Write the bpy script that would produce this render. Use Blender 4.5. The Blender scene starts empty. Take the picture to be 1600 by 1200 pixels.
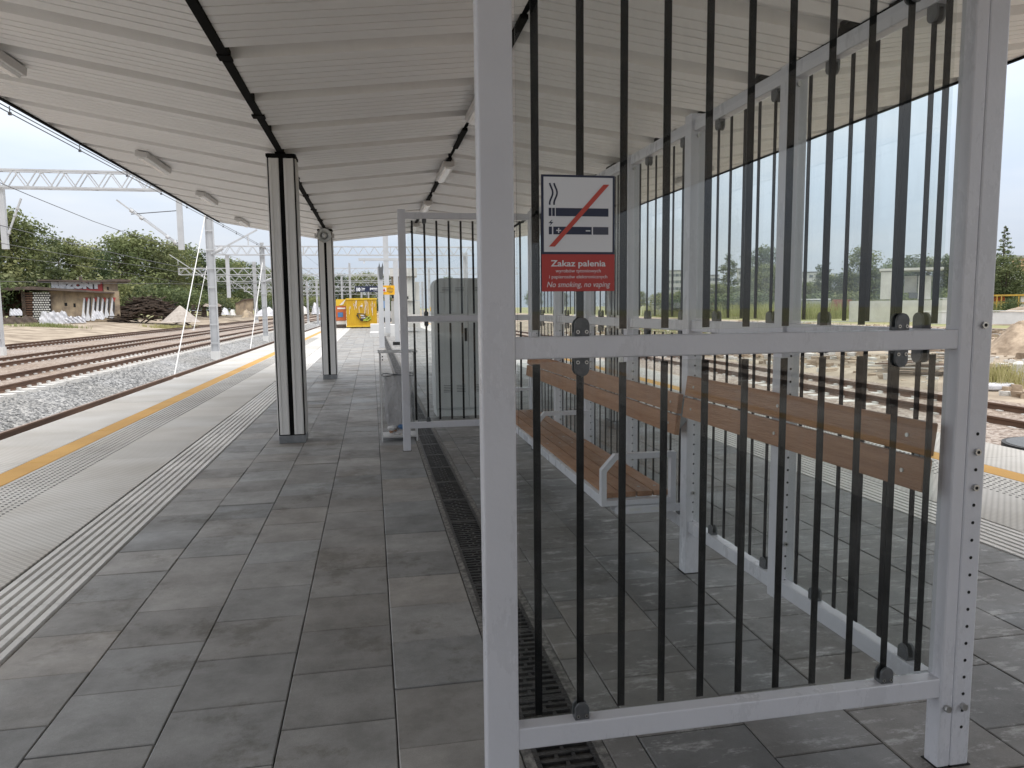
import bpy, math, random
import numpy as np
from mathutils import Vector, Matrix
random.seed(7); rng = np.random.default_rng(7)
S = bpy.context.scene
COL = S.collection
PI = math.pi

# ------------------------------------------------------------------ camera
FPX, YAW, PIT, ROL = 1145.7, math.radians(10.746), math.radians(5.992), math.radians(-0.611)
def cam_axes():
    cy, sy, cp, sp = math.cos(YAW), math.sin(YAW), math.cos(PIT), math.sin(PIT)
    F = Vector((sy*cp, cy*cp, -sp)); r = Vector((cy, -sy, 0)); u = r.cross(F)
    return (r*math.cos(ROL)+u*math.sin(ROL), -r*math.sin(ROL)+u*math.cos(ROL), F)
CR, CU, CF = cam_axes(); CP = Vector((0, 0, 1.5))
cam_d = bpy.data.cameras.new('camera'); cam = bpy.data.objects.new('camera', cam_d); COL.objects.link(cam)
cam.matrix_world = Matrix(((CR.x, CU.x, -CF.x, 0), (CR.y, CU.y, -CF.y, 0), (CR.z, CU.z, -CF.z, 1.5), (0, 0, 0, 1)))
cam_d.sensor_fit = 'HORIZONTAL'; cam_d.sensor_width = 36; cam_d.lens = FPX/1600*36
cam_d.clip_start = 0.05; cam_d.clip_end = 3000
S.camera = cam

def at(px, py, Y=None, z=None, X=None):      # surveyed point of the site: a sight line met with a plane
    d = CF*FPX + CR*(px-800) - CU*(py-600)
    t = (Y/d.y) if Y is not None else ((z-1.5)/d.z if z is not None else X/d.x)
    return CP + d*t

# ------------------------------------------------------------------ world, sun
SUN_EL, SUN_AZ = math.radians(50), math.radians(150)
w = bpy.data.worlds.new('World'); S.world = w; w.use_nodes = True
nt = w.node_tree; nt.nodes.clear()
def N(t, **k):
    n = nt.nodes.new(t)
    for a, b in k.items(): setattr(n, a, b)
    return n
sky = N('ShaderNodeTexSky', sky_type='NISHITA'); sky.sun_disc = False
sky.sun_elevation = SUN_EL; sky.sun_rotation = SUN_AZ; sky.air_density = 1; sky.dust_density = 3
bg1 = N('ShaderNodeBackground'); bg1.inputs[1].default_value = 0.05
SKY = 0.50
bg2 = N('ShaderNodeBackground')
tc = N('ShaderNodeTexCoord'); mp = N('ShaderNodeMapping'); mp.inputs['Scale'].default_value = (1.5, 1.5, 6)
no = N('ShaderNodeTexNoise'); no.inputs['Scale'].default_value = 1.6; no.inputs['Detail'].default_value = 5; no.inputs['Roughness'].default_value = .5
cr = N('ShaderNodeValToRGB'); e = cr.color_ramp.elements
e[0].position = .35; e[0].color = (.63, .72, .85, 1); e[1].position = .68; e[1].color = (.85, .88, .93, 1)
mx = N('ShaderNodeMixShader'); mx.inputs[0].default_value = .93
out = N('ShaderNodeOutputWorld')
L = nt.links.new
L(tc.outputs['Generated'], mp.inputs[0]); L(mp.outputs[0], no.inputs['Vector']); L(no.outputs[0], cr.inputs[0])
se = N('ShaderNodeSeparateXYZ'); L(tc.outputs['Generated'], se.inputs[0])      # overcast sky: brightest overhead, a third of that at the horizon
mc = N('ShaderNodeMapRange'); L(se.outputs[2], mc.inputs[0]); mc.inputs[1].default_value = 0; mc.inputs[2].default_value = 1; mc.inputs[3].default_value = SKY; mc.inputs[4].default_value = SKY*4.0
hm = N('ShaderNodeMix', data_type='RGBA'); hr = N('ShaderNodeMapRange'); L(se.outputs[2], hr.inputs[0]); hr.inputs[1].default_value = .25; hr.inputs[2].default_value = .75
L(hr.outputs[0], hm.inputs[0]); L(cr.outputs[0], hm.inputs[6]); hm.inputs[7].default_value = (.95, .925, .90, 1)
L(mc.outputs[0], bg2.inputs[1]); L(hm.outputs[2], bg2.inputs[0]); L(sky.outputs[0], bg1.inputs[0]); L(bg1.outputs[0], mx.inputs[1]); L(bg2.outputs[0], mx.inputs[2]); L(mx.outputs[0], out.inputs[0])
sd = bpy.data.lights.new('sun', 'SUN'); sd.energy = 0.5; sd.angle = math.radians(25); sd.color = (1, .97, .93)
so = bpy.data.objects.new('sun', sd); COL.objects.link(so)
so.rotation_euler = (PI/2-SUN_EL, 0, -SUN_AZ+PI)   # travels away from the sun's azimuth
S.view_settings.view_transform = 'Standard'; S.view_settings.look = 'None'; S.view_settings.gamma = 1
S.view_settings.exposure = 0.78
S.cycles.transparent_max_bounces = 28; S.cycles.max_bounces = 8; S.cycles.diffuse_bounces = 6; S.cycles.glossy_bounces = 4
S.cycles.caustics_reflective = False; S.cycles.caustics_refractive = False

# ------------------------------------------------------------------ materials
def mat(name, c1, c2=None, scale=4, rough=.6, bump=0, metal=0, detail=6, bscale=None, pos=(.35, .65), spec=.5, stretch=None, tint=False, coat=0, wear=0, objvar=0):
    m = bpy.data.materials.new(name); m.use_nodes = True; t = m.node_tree; b = t.nodes['Principled BSDF']
    b.inputs['Roughness'].default_value = rough; b.inputs['Metallic'].default_value = metal
    b.inputs['Specular IOR Level'].default_value = spec
    if coat: b.inputs['Coat Weight'].default_value = coat; b.inputs['Coat Roughness'].default_value = .15
    c2 = c2 or tuple(x*.85 for x in c1)
    tc = t.nodes.new('ShaderNodeTexCoord'); src = tc.outputs['Object']
    if stretch:
        mp = t.nodes.new('ShaderNodeMapping'); mp.inputs['Scale'].default_value = stretch; t.links.new(src, mp.inputs[0]); src = mp.outputs[0]
    n = t.nodes.new('ShaderNodeTexNoise'); n.inputs['Scale'].default_value = scale; n.inputs['Detail'].default_value = detail
    n.inputs['Roughness'].default_value = .6
    r = t.nodes.new('ShaderNodeValToRGB'); r.color_ramp.elements[0].position, r.color_ramp.elements[1].position = pos
    r.color_ramp.elements[0].color = (*c1, 1); r.color_ramp.elements[1].color = (*c2, 1)
    t.links.new(src, n.inputs['Vector']); t.links.new(n.outputs[0], r.inputs[0]); o = r.outputs[0]
    if tint:
        a = t.nodes.new('ShaderNodeAttribute'); a.attribute_name = 'tint'
        mm = t.nodes.new('ShaderNodeMix'); mm.data_type = 'RGBA'; mm.blend_type = 'MULTIPLY'; mm.inputs[0].default_value = 1
        t.links.new(o, mm.inputs[6]); t.links.new(a.outputs['Color'], mm.inputs[7]); o = mm.outputs[2]
    if objvar:
        oi = t.nodes.new('ShaderNodeObjectInfo'); mr = t.nodes.new('ShaderNodeMapRange'); t.links.new(oi.outputs['Random'], mr.inputs[0]); mr.inputs[3].default_value = 1-objvar; mr.inputs[4].default_value = 1+objvar
        hs = t.nodes.new('ShaderNodeHueSaturation'); t.links.new(o, hs.inputs['Color']); t.links.new(mr.outputs[0], hs.inputs['Value']); o = hs.outputs[0]
    if wear:      # scuffs, fine scratches and dust: they change gloss and a little tone
        wn = t.nodes.new('ShaderNodeTexNoise'); wn.inputs['Scale'].default_value = 3.5; wn.inputs['Detail'].default_value = 12; wn.inputs['Roughness'].default_value = .75
        wm = t.nodes.new('ShaderNodeMapping'); wm.inputs['Scale'].default_value = (1, 1, .35); t.links.new(tc.outputs['Object'], wm.inputs[0]); t.links.new(wm.outputs[0], wn.inputs['Vector'])
        wr = t.nodes.new('ShaderNodeMapRange'); t.links.new(wn.outputs[0], wr.inputs[0]); wr.inputs[1].default_value = .35; wr.inputs[2].default_value = .7; wr.inputs[3].default_value = rough*.7; wr.inputs[4].default_value = min(.9, rough+wear)
        t.links.new(wr.outputs[0], b.inputs['Roughness'])
        wc = t.nodes.new('ShaderNodeValToRGB'); wc.color_ramp.elements[0].position = .36; wc.color_ramp.elements[0].color = (.80, .79, .77, 1); wc.color_ramp.elements[1].position = .52; wc.color_ramp.elements[1].color = (1, 1, 1, 1)
        t.links.new(wn.outputs[0], wc.inputs[0]); wx = t.nodes.new('ShaderNodeMix'); wx.data_type = 'RGBA'; wx.blend_type = 'MULTIPLY'; wx.inputs[0].default_value = .22
        t.links.new(o, wx.inputs[6]); t.links.new(wc.outputs[0], wx.inputs[7]); o = wx.outputs[2]
    t.links.new(o, b.inputs['Base Color'])
    if bump:
        n2 = t.nodes.new('ShaderNodeTexNoise'); n2.inputs['Scale'].default_value = bscale or scale*8; n2.inputs['Detail'].default_value = 4
        t.links.new(src, n2.inputs['Vector'])
        bp = t.nodes.new('ShaderNodeBump'); bp.inputs['Strength'].default_value = bump; bp.inputs['Distance'].default_value = .02
        t.links.new(n2.outputs[0], bp.inputs['Height']); t.links.new(bp.outputs[0], b.inputs['Normal'])
    return m

def mat_glass(name, tint, refl=1.0):
    m = bpy.data.materials.new(name); m.use_nodes = True; t = m.node_tree; t.nodes.clear()
    o = t.nodes.new('ShaderNodeOutputMaterial'); tr = t.nodes.new('ShaderNodeBsdfTransparent'); tr.inputs[0].default_value = (*tint, 1)
    g = t.nodes.new('ShaderNodeBsdfGlossy'); g.inputs['Roughness'].default_value = .01; g.inputs[0].default_value = (refl, refl, refl, 1)
    f = t.nodes.new('ShaderNodeFresnel'); f.inputs[0].default_value = 1.5
    mx = t.nodes.new('ShaderNodeMixShader'); l = t.links.new
    gm = t.nodes.new('ShaderNodeNewGeometry'); iv = t.nodes.new('ShaderNodeMix')   # both faces of the sheet reflect like air to glass
    l(gm.outputs['Backfacing'], iv.inputs[0]); iv.inputs[2].default_value = 1.5; iv.inputs[3].default_value = 1/1.5
    l(iv.outputs[0], f.inputs[0])
    l(f.outputs[0], mx.inputs[0]); l(tr.outputs[0], mx.inputs[1]); l(g.outputs[0], mx.inputs[2])
    du = t.nodes.new('ShaderNodeBsdfDiffuse'); du.inputs[0].default_value = (.6, .6, .58, 1); m2 = t.nodes.new('ShaderNodeMixShader')      # thin dust and wipe marks
    tc = t.nodes.new('ShaderNodeTexCoord'); mp = t.nodes.new('ShaderNodeMapping'); mp.inputs['Rotation'].default_value = (0, .5, .3); mp.inputs['Scale'].default_value = (5, 5, 1.2); n = t.nodes.new('ShaderNodeTexNoise'); n.inputs['Scale'].default_value = 2.2; n.inputs['Detail'].default_value = 10; n.inputs['Roughness'].default_value = .7
    l(tc.outputs['Object'], mp.inputs[0]); l(mp.outputs[0], n.inputs['Vector']); mr = t.nodes.new('ShaderNodeMapRange'); l(n.outputs[0], mr.inputs[0]); mr.inputs[1].default_value = .46; mr.inputs[2].default_value = .75; mr.inputs[3].default_value = .0; mr.inputs[4].default_value = .045
    l(mr.outputs[0], m2.inputs[0]); l(mx.outputs[0], m2.inputs[1]); l(du.outputs[0], m2.inputs[2]); l(m2.outputs[0], o.inputs[0])
    return m

def mat_stones(name, cols, scale, rough=.85, bump=1.0, dist=.03, mixc=None):
    m = bpy.data.materials.new(name); m.use_nodes = True; t = m.node_tree; b = t.nodes['Principled BSDF']; l = t.links.new
    b.inputs['Roughness'].default_value = rough; b.inputs['Specular IOR Level'].default_value = .2
    tc = t.nodes.new('ShaderNodeTexCoord')
    v = t.nodes.new('ShaderNodeTexVoronoi'); v.inputs['Scale'].default_value = scale
    l(tc.outputs['Object'], v.inputs['Vector'])
    sp = t.nodes.new('ShaderNodeSeparateColor'); l(v.outputs['Color'], sp.inputs[0])
    r = t.nodes.new('ShaderNodeValToRGB'); r.color_ramp.elements[0].color = (*cols[0], 1); r.color_ramp.elements[1].color = (*cols[-1], 1)
    for i, c in enumerate(cols[1:-1]):
        el = r.color_ramp.elements.new((i+1)/(len(cols)-1)); el.color = (*c, 1)
    l(sp.outputs[0], r.inputs[0]); o = r.outputs[0]
    n = t.nodes.new('ShaderNodeTexNoise'); n.inputs['Scale'].default_value = .35; n.inputs['Detail'].default_value = 6
    l(tc.outputs['Object'], n.inputs['Vector'])
    mm = t.nodes.new('ShaderNodeMix'); mm.data_type = 'RGBA'; mm.blend_type = 'MULTIPLY'
    rr = t.nodes.new('ShaderNodeValToRGB'); rr.color_ramp.elements[0].position = .3; rr.color_ramp.elements[1].position = .7
    rr.color_ramp.elements[0].color = (*(mixc or (.75, .72, .68)), 1); rr.color_ramp.elements[1].color = (1, 1, 1, 1)
    l(n.outputs[0], rr.inputs[0]); mm.inputs[0].default_value = 1; l(o, mm.inputs[6]); l(rr.outputs[0], mm.inputs[7]); l(mm.outputs[2], b.inputs['Base Color'])
    bp = t.nodes.new('ShaderNodeBump'); bp.inputs['Strength'].default_value = bump; bp.inputs['Distance'].default_value = dist; bp.invert = True
    l(v.outputs['Distance'], bp.inputs['Height']); l(bp.outputs[0], b.inputs['Normal'])
    return m

def mat_slab(name, base, dark, k):           # cast slab with a fine pattern of small studs
    m = bpy.data.materials.new(name); m.use_nodes = True; t = m.node_tree; b = t.nodes['Principled BSDF']; l = t.links.new
    b.inputs['Roughness'].default_value = .8; b.inputs['Specular IOR Level'].default_value = .25
    tc = t.nodes.new('ShaderNodeTexCoord'); mp = t.nodes.new('ShaderNodeMapping'); mp.inputs['Scale'].default_value = (k, k, 1)
    mp.inputs['Rotation'].default_value = (0, 0, PI/4)
    l(tc.outputs['Object'], mp.inputs[0])
    v = t.nodes.new('ShaderNodeTexVoronoi'); v.inputs['Randomness'].default_value = 0; v.inputs['Scale'].default_value = 1; v.voronoi_dimensions = '2D'
    l(mp.outputs[0], v.inputs['Vector'])
    r = t.nodes.new('ShaderNodeValToRGB'); r.color_ramp.elements[0].position = .2; r.color_ramp.elements[1].position = .55
    r.color_ramp.elements[0].color = (*base, 1); r.color_ramp.elements[1].color = (*dark, 1); l(v.outputs['Distance'], r.inputs[0])
    n = t.nodes.new('ShaderNodeTexNoise'); n.inputs['Scale'].default_value = 1.1; n.inputs['Detail'].default_value = 8; l(tc.outputs['Object'], n.inputs['Vector'])
    rr = t.nodes.new('ShaderNodeValToRGB'); rr.color_ramp.elements[0].position = .3; rr.color_ramp.elements[0].color = (.82, .80, .77, 1); rr.color_ramp.elements[1].position = .65; rr.color_ramp.elements[1].color = (1, 1, 1, 1)
    l(n.outputs[0], rr.inputs[0])
    mm = t.nodes.new('ShaderNodeMix'); mm.data_type = 'RGBA'; mm.blend_type = 'MULTIPLY'; mm.inputs[0].default_value = 1
    l(r.outputs[0], mm.inputs[6]); l(rr.outputs[0], mm.inputs[7])
    a = t.nodes.new('ShaderNodeAttribute'); a.attribute_name = 'tint'
    m2 = t.nodes.new('ShaderNodeMix'); m2.data_type = 'RGBA'; m2.blend_type = 'MULTIPLY'; m2.inputs[0].default_value = 1
    l(mm.outputs[2], m2.inputs[6]); l(a.outputs['Color'], m2.inputs[7]); l(m2.outputs[2], b.inputs['Base Color'])
    bp = t.nodes.new('ShaderNodeBump'); bp.inputs['Strength'].default_value = .5; bp.inputs['Distance'].default_value = .006; bp.invert = True
    l(v.outputs['Distance'], bp.inputs['Height']); l(bp.outputs[0], b.inputs['Normal'])
    return m

def mat_paver():
    m = bpy.data.materials.new('paver'); m.use_nodes = True; t = m.node_tree; b = t.nodes['Principled BSDF']; l = t.links.new
    tc = t.nodes.new('ShaderNodeTexCoord')
    def noise(s, d=6, rg=.6, st=None):
        n = t.nodes.new('ShaderNodeTexNoise'); n.inputs['Scale'].default_value = s; n.inputs['Detail'].default_value = d; n.inputs['Roughness'].default_value = rg
        if st:
            mp = t.nodes.new('ShaderNodeMapping'); mp.inputs['Scale'].default_value = st; l(tc.outputs['Object'], mp.inputs[0]); l(mp.outputs[0], n.inputs['Vector'])
        else: l(tc.outputs['Object'], n.inputs['Vector'])
        return n.outputs[0]
    def ramp(src, p0, c0, p1, c1):
        r = t.nodes.new('ShaderNodeValToRGB'); e = r.color_ramp.elements; e[0].position = p0; e[1].position = p1
        e[0].color = (*c0, 1); e[1].color = (*c1, 1); l(src, r.inputs[0]); return r.outputs[0]
    def mul(a, c, kind='MULTIPLY', f=1):
        mm = t.nodes.new('ShaderNodeMix'); mm.data_type = 'RGBA'; mm.blend_type = kind
        if isinstance(f, (int, float)): mm.inputs[0].default_value = f
        else: l(f, mm.inputs[0])
        l(a, mm.inputs[6])
        if isinstance(c, tuple): mm.inputs[7].default_value = (*c, 1)
        else: l(c, mm.inputs[7])
        return mm.outputs[2]
    base = ramp(noise(3.4, 10, .72), .36, (.185, .180, .172), .64, (.295, .288, .278))
    a = t.nodes.new('ShaderNodeAttribute'); a.attribute_name = 'tint'
    c = mul(base, a.outputs['Color'])
    c = mul(c, ramp(noise(1.3, 7, .75), .38, (.68, .655, .62), .455, (1, 1, 1)))            # damp and soiled patches
    c = mul(c, ramp(noise(300, 2), .3, (.86, .86, .86), .7, (1.10, 1.10, 1.10)))          # aggregate grain
    # lime bloom and cement scrapes, mostly where the shelter was fitted
    ge = t.nodes.new('ShaderNodeSeparateXYZ'); l(tc.outputs['Object'], ge.inputs[0])
    mr = t.nodes.new('ShaderNodeMapRange'); l(ge.outputs[0], mr.inputs[0]); mr.inputs[1].default_value = .4; mr.inputs[2].default_value = .9; mr.inputs[3].default_value = .12; mr.inputs[4].default_value = 1
    sc = ramp(noise(4.2, 12, .78, (1.0, 2.4, 1)), .535, (0, 0, 0), .63, (.8, .8, .8))
    mw = t.nodes.new('ShaderNodeMath'); mw.operation = 'MULTIPLY'; l(sc, mw.inputs[0]); l(mr.outputs[0], mw.inputs[1])
    c = mul(c, (.42, .42, .41), 'MIX', mw.outputs[0])
    c = mul(c, (.5, .5, .49), 'MIX', ramp(noise(26, 6, .8), .70, (0, 0, 0), .76, (.6, .6, .6)))     # small lime specks
    c = mul(c, ramp(noise(.8, 3), .62, (1, 1, 1), .75, (1.0, .93, .84)))
    l(c, b.inputs['Base Color'])
    rr = t.nodes.new('ShaderNodeMapRange'); l(noise(1.6, 5), rr.inputs[0]); rr.inputs[1].default_value = .3; rr.inputs[2].default_value = .7; rr.inputs[3].default_value = .42; rr.inputs[4].default_value = .72
    l(rr.outputs[0], b.inputs['Roughness'])
    bp = t.nodes.new('ShaderNodeBump'); bp.inputs['Strength'].default_value = .25; bp.inputs['Distance'].default_value = .003
    l(noise(140, 3), bp.inputs['Height']); l(bp.outputs[0], b.inputs['Normal'])
    return m

def mat_leaf(name, c1, c2, c3):
    m = bpy.data.materials.new(name); m.use_nodes = True; t = m.node_tree; b = t.nodes['Principled BSDF']; l = t.links.new
    b.inputs['Roughness'].default_value = .7; b.inputs['Specular IOR Level'].default_value = .15
    a = t.nodes.new('ShaderNodeAttribute'); a.attribute_name = 'tint'
    oi = t.nodes.new('ShaderNodeObjectInfo')
    r = t.nodes.new('ShaderNodeValToRGB'); e = r.color_ramp.elements; e[0].color = (*c1, 1); e[1].color = (*c3, 1); k = e.new(.5); k.color = (*c2, 1)
    l(a.outputs['Fac'], r.inputs[0])
    hs = t.nodes.new('ShaderNodeHueSaturation')
    mr = t.nodes.new('ShaderNodeMapRange'); l(oi.outputs['Random'], mr.inputs[0]); mr.inputs[3].default_value = .47; mr.inputs[4].default_value = .525
    mv = t.nodes.new('ShaderNodeMapRange'); l(oi.outputs['Random'], mv.inputs[0]); mv.inputs[3].default_value = 1.25; mv.inputs[4].default_value = .8
    l(mr.outputs[0], hs.inputs['Hue']); l(mv.outputs[0], hs.inputs['Value']); l(r.outputs[0], hs.inputs['Color'])
    l(hs.outputs[0], b.inputs['Base Color'])
    tr = t.nodes.new('ShaderNodeBsdfTranslucent'); l(hs.outputs[0], tr.inputs[0])
    mx = t.nodes.new('ShaderNodeMixShader'); mx.inputs[0].default_value = .3
    l(b.outputs[0], mx.inputs[1]); l(tr.outputs[0], mx.inputs[2]); l(mx.outputs[0], t.nodes['Material Output'].inputs[0])
    return m

M = {}
M['steel'] = mat('grey_powder_coat', (.60, .605, .645), (.64, .645, .685), 2.5, .26, .05, bscale=60, spec=.55, wear=.25)
M['bar'] = mat('black_bar', (.007, .007, .008), (.011, .011, .012), 6, .4, spec=.12)
M['clamp'] = mat('zinc_cast', (.095, .10, .105), (.14, .145, .15), 40, .5, .15, metal=.4)
M['bolt'] = mat('stainless_bolt', (.55, .54, .52), (.42, .42, .4), 60, .3, metal=.9)
M['glass'] = mat_glass('screen_glass', (.962, .976, .969), .62)
M['hole'] = mat('dark_void', (.01, .01, .01), (.012, .012, .012), 5, .9)
M['wood'] = mat('brown_composite_plank', (.28, .14, .072), (.37, .20, .11), 6, .5, .35, stretch=(9, .7, 9), bscale=24, spec=.35, objvar=.13, wear=.2)
M['soffit'] = mat('off_white_sheet', (.74, .735, .73), (.80, .795, .79), .5, .42, .05, bscale=2.5, spec=.4, wear=.2, stretch=(.35, 1.6, 1))
M['trim'] = mat('white_trim', (.66, .66, .66), (.6, .6, .6), 2, .4)
M['black'] = mat('black_seal', (.006, .006, .006), (.010, .010, .010), 5, .9, spec=.08)
M['roof'] = mat('grey_roof', (.3, .3, .31), (.34, .34, .35), 1, .5)
M['clad'] = mat('silver_cladding', (.64, .635, .62), (.70, .695, .68), 3, .35, .03, spec=.5, stretch=(1, 1, .2))
M['plinth'] = mat('galvanised_plinth', (.17, .18, .19), (.26, .27, .28), 9, .45, metal=.5)
M['lampbody'] = mat('lamp_body', (.58, .57, .56), (.53, .52, .51), 5, .4)
M['lamplens'] = mat('lamp_lens', (.8, .8, .79), (.76, .76, .75), 5, .2)
M['paver'] = mat_paver()
M['joint'] = mat('joint_sand', (.035, .033, .030), (.06, .057, .052), 30, .9)
M['slab'] = mat_slab('studded_slab', (.57, .56, .54), (.42, .412, .398), 26)
M['rib'] = mat('ribbed_slab', (.58, .57, .555), (.64, .63, .61), 3, .75, .2, bscale=120, tint=True)
M['dome'] = mat('grey_dome', (.14, .14, .135), (.20, .20, .195), 9, .7)
M['groove_shade'] = mat('ribbed_slab_groove_shade', (.24, .235, .23), (.33, .325, .315), 6, .85)  # groove base: some dirt, plus rib shadow painted in as a darker tone
M['yellow_line'] = mat('yellow_slab', (.43, .235, .045), (.49, .275, .06), 2, .75, .2, bscale=90, tint=True)
M['concrete'] = mat('concrete', (.46, .45, .425), (.58, .565, .535), 1.2, .85, .2, bscale=30)
M['whiteconc'] = mat('pale_concrete', (.58, .58, .57), (.68, .68, .67), 1.5, .8, .15)
M['iron'] = mat('cast_iron', (.018, .018, .02), (.05, .048, .045), 14, .5, .4, bscale=60)
M['kerbstone'] = mat('drain_kerb', (.09, .085, .08), (.26, .25, .23), 30, .85, .3, pos=(.42, .66))
M['rust'] = mat('rusty_rail', (.075, .038, .022), (.13, .07, .042), 3, .75, .3, stretch=(1, .2, 1))
M['railtop'] = mat('rail_top', (.16, .10, .07), (.22, .15, .11), 3, .5, metal=.3)
M['sleeper'] = mat('concrete_sleeper', (.50, .49, .47), (.62, .61, .585), 1.4, .85, .2)
M['ballast'] = mat_stones('grey_ballast', [(.10, .105, .11), (.26, .265, .275), (.36, .365, .37), (.52, .52, .52)], 17, dist=.05, mixc=(.80, .78, .74))
M['pinkbal'] = mat_stones('pinkish_ballast', [(.17, .135, .115), (.30, .25, .22), (.36, .315, .28), (.47, .43, .40)], 15, dist=.04, mixc=(.80, .72, .64))
M['dirt'] = mat('gravelly_dirt', (.19, .15, .11), (.37, .31, .24), .45, .95, .8, bscale=9, detail=12, pos=(.40, .6))
M['field'] = mat('dry_grass_field', (.17, .19, .075), (.30, .27, .13), .12, .95, .6, bscale=6, detail=10)
M['sand'] = mat('damp_sand', (.20, .150, .105), (.44, .35, .26), 1.3, .95, 1.0, bscale=5, detail=12, pos=(.38, .62))
M['gravelheap'] = mat('gravel_heap', (.30, .265, .235), (.42, .38, .345), 3, .95, .6, bscale=22, detail=8)
M['mast'] = mat('galvanised_mast', (.44, .45, .465), (.52, .53, .545), 1.5, .5, metal=.1)
M['wire'] = mat('wire', (.06, .06, .065), (.09, .09, .095), 3, .5)
M['bark'] = mat('bark', (.07, .055, .04), (.12, .10, .08), 5, .9, .5)
M['leaf'] = mat_leaf('broad_leaves', (.060, .082, .034), (.145, .175, .075), (.26, .29, .135))
M['leafdark'] = mat_leaf('dark_leaves', (.046, .068, .034), (.100, .130, .062), (.18, .21, .105))
M['cabinet'] = mat('cabinet_grey', (.50, .52, .52), (.55, .57, .57), 2, .45, wear=.2, stretch=(1, 1, .3))
M['navy'] = mat('navy_print', (.012, .018, .05), (.014, .022, .058), 5, .4)
M['signwhite'] = mat('sign_white', (.72, .73, .76), (.70, .71, .74), 5, .35)
M['signred'] = mat('sign_red', (.42, .035, .03), (.45, .04, .034), 5, .35)
M['slashred'] = mat('slash_red', (.50, .06, .04), (.52, .065, .045), 5, .4)
M['signgrey'] = mat('sign_grey_navy', (.05, .055, .085), (.055, .06, .09), 5, .4)
M['signyellow'] = mat('sign_yellow', (.80, .42, .01), (.76, .40, .01), 5, .45)
M['contyellow'] = mat('container_yellow', (.72, .50, .03), (.64, .40, .04), 1.2, .55, stretch=(3, 3, .5), pos=(.3, .75))
M['orange'] = mat('container_orange', (.50, .13, .04), (.42, .10, .03), 1, .6)
M['blue'] = mat('poster_blue', (.05, .16, .36), (.07, .2, .42), 4, .5)
M['white'] = mat('white_paint', (.78, .78, .78), (.7, .7, .7), 2, .5)
M['spraywhite'] = mat('spray_silver', (.58, .60, .64), (.72, .73, .76), 4, .6)
M['sprayred'] = mat('spray_red', (.42, .05, .05), (.32, .05, .05), 4, .6)
M['sprayblack'] = mat('spray_black', (.02, .02, .025), (.04, .04, .045), 4, .6)
M['spraylime'] = mat('spray_lime', (.45, .60, .08), (.4, .5, .1), 4, .6)
M['render'] = mat('peeling_render', (.42, .335, .23), (.17, .135, .105), 1.1, .9, .3, detail=10, stretch=(1, 1, .6))
M['rottimber'] = mat('dark_old_timber', (.030, .022, .017), (.095, .066, .048), 2.2, .9, .4)
M['felt'] = mat('roofing_felt', (.07, .055, .048), (.12, .09, .075), 2, .9, .3)
M['tarpbrown'] = mat('brown_tarp', (.10, .05, .035), (.17, .09, .065), 1.4, .7, .6, bscale=3)
M['tarpwhite'] = mat('white_tarp', (.40, .41, .44), (.60, .60, .63), 1.4, .6, 1.0, bscale=3)
M['plastic'] = mat_glass('bin_film', (.97, .97, .97), .6)
M['brickred'] = mat('red_brown_brick', (.23, .085, .06), (.30, .12, .085), 3, .85, .2)
M['blocks'] = mat('apartment_render', (.40, .41, .42), (.50, .50, .50), .2, .85)
M['apwin'] = mat('far_window', (.10, .12, .14), (.16, .18, .2), .5, .3)
M['ochre'] = mat('ochre_render', (.50, .33, .20), (.56, .38, .24), .2, .85)
M['plankgrey'] = mat('weathered_planks', (.24, .20, .165), (.42, .37, .32), 2, .85, .3)
M['yelmachine'] = mat('machine_yellow', (.50, .31, .04), (.36, .22, .05), 2, .5)
M['rubber'] = mat('black_rubber', (.03, .03, .032), (.05, .05, .052), 8, .7)

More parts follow.
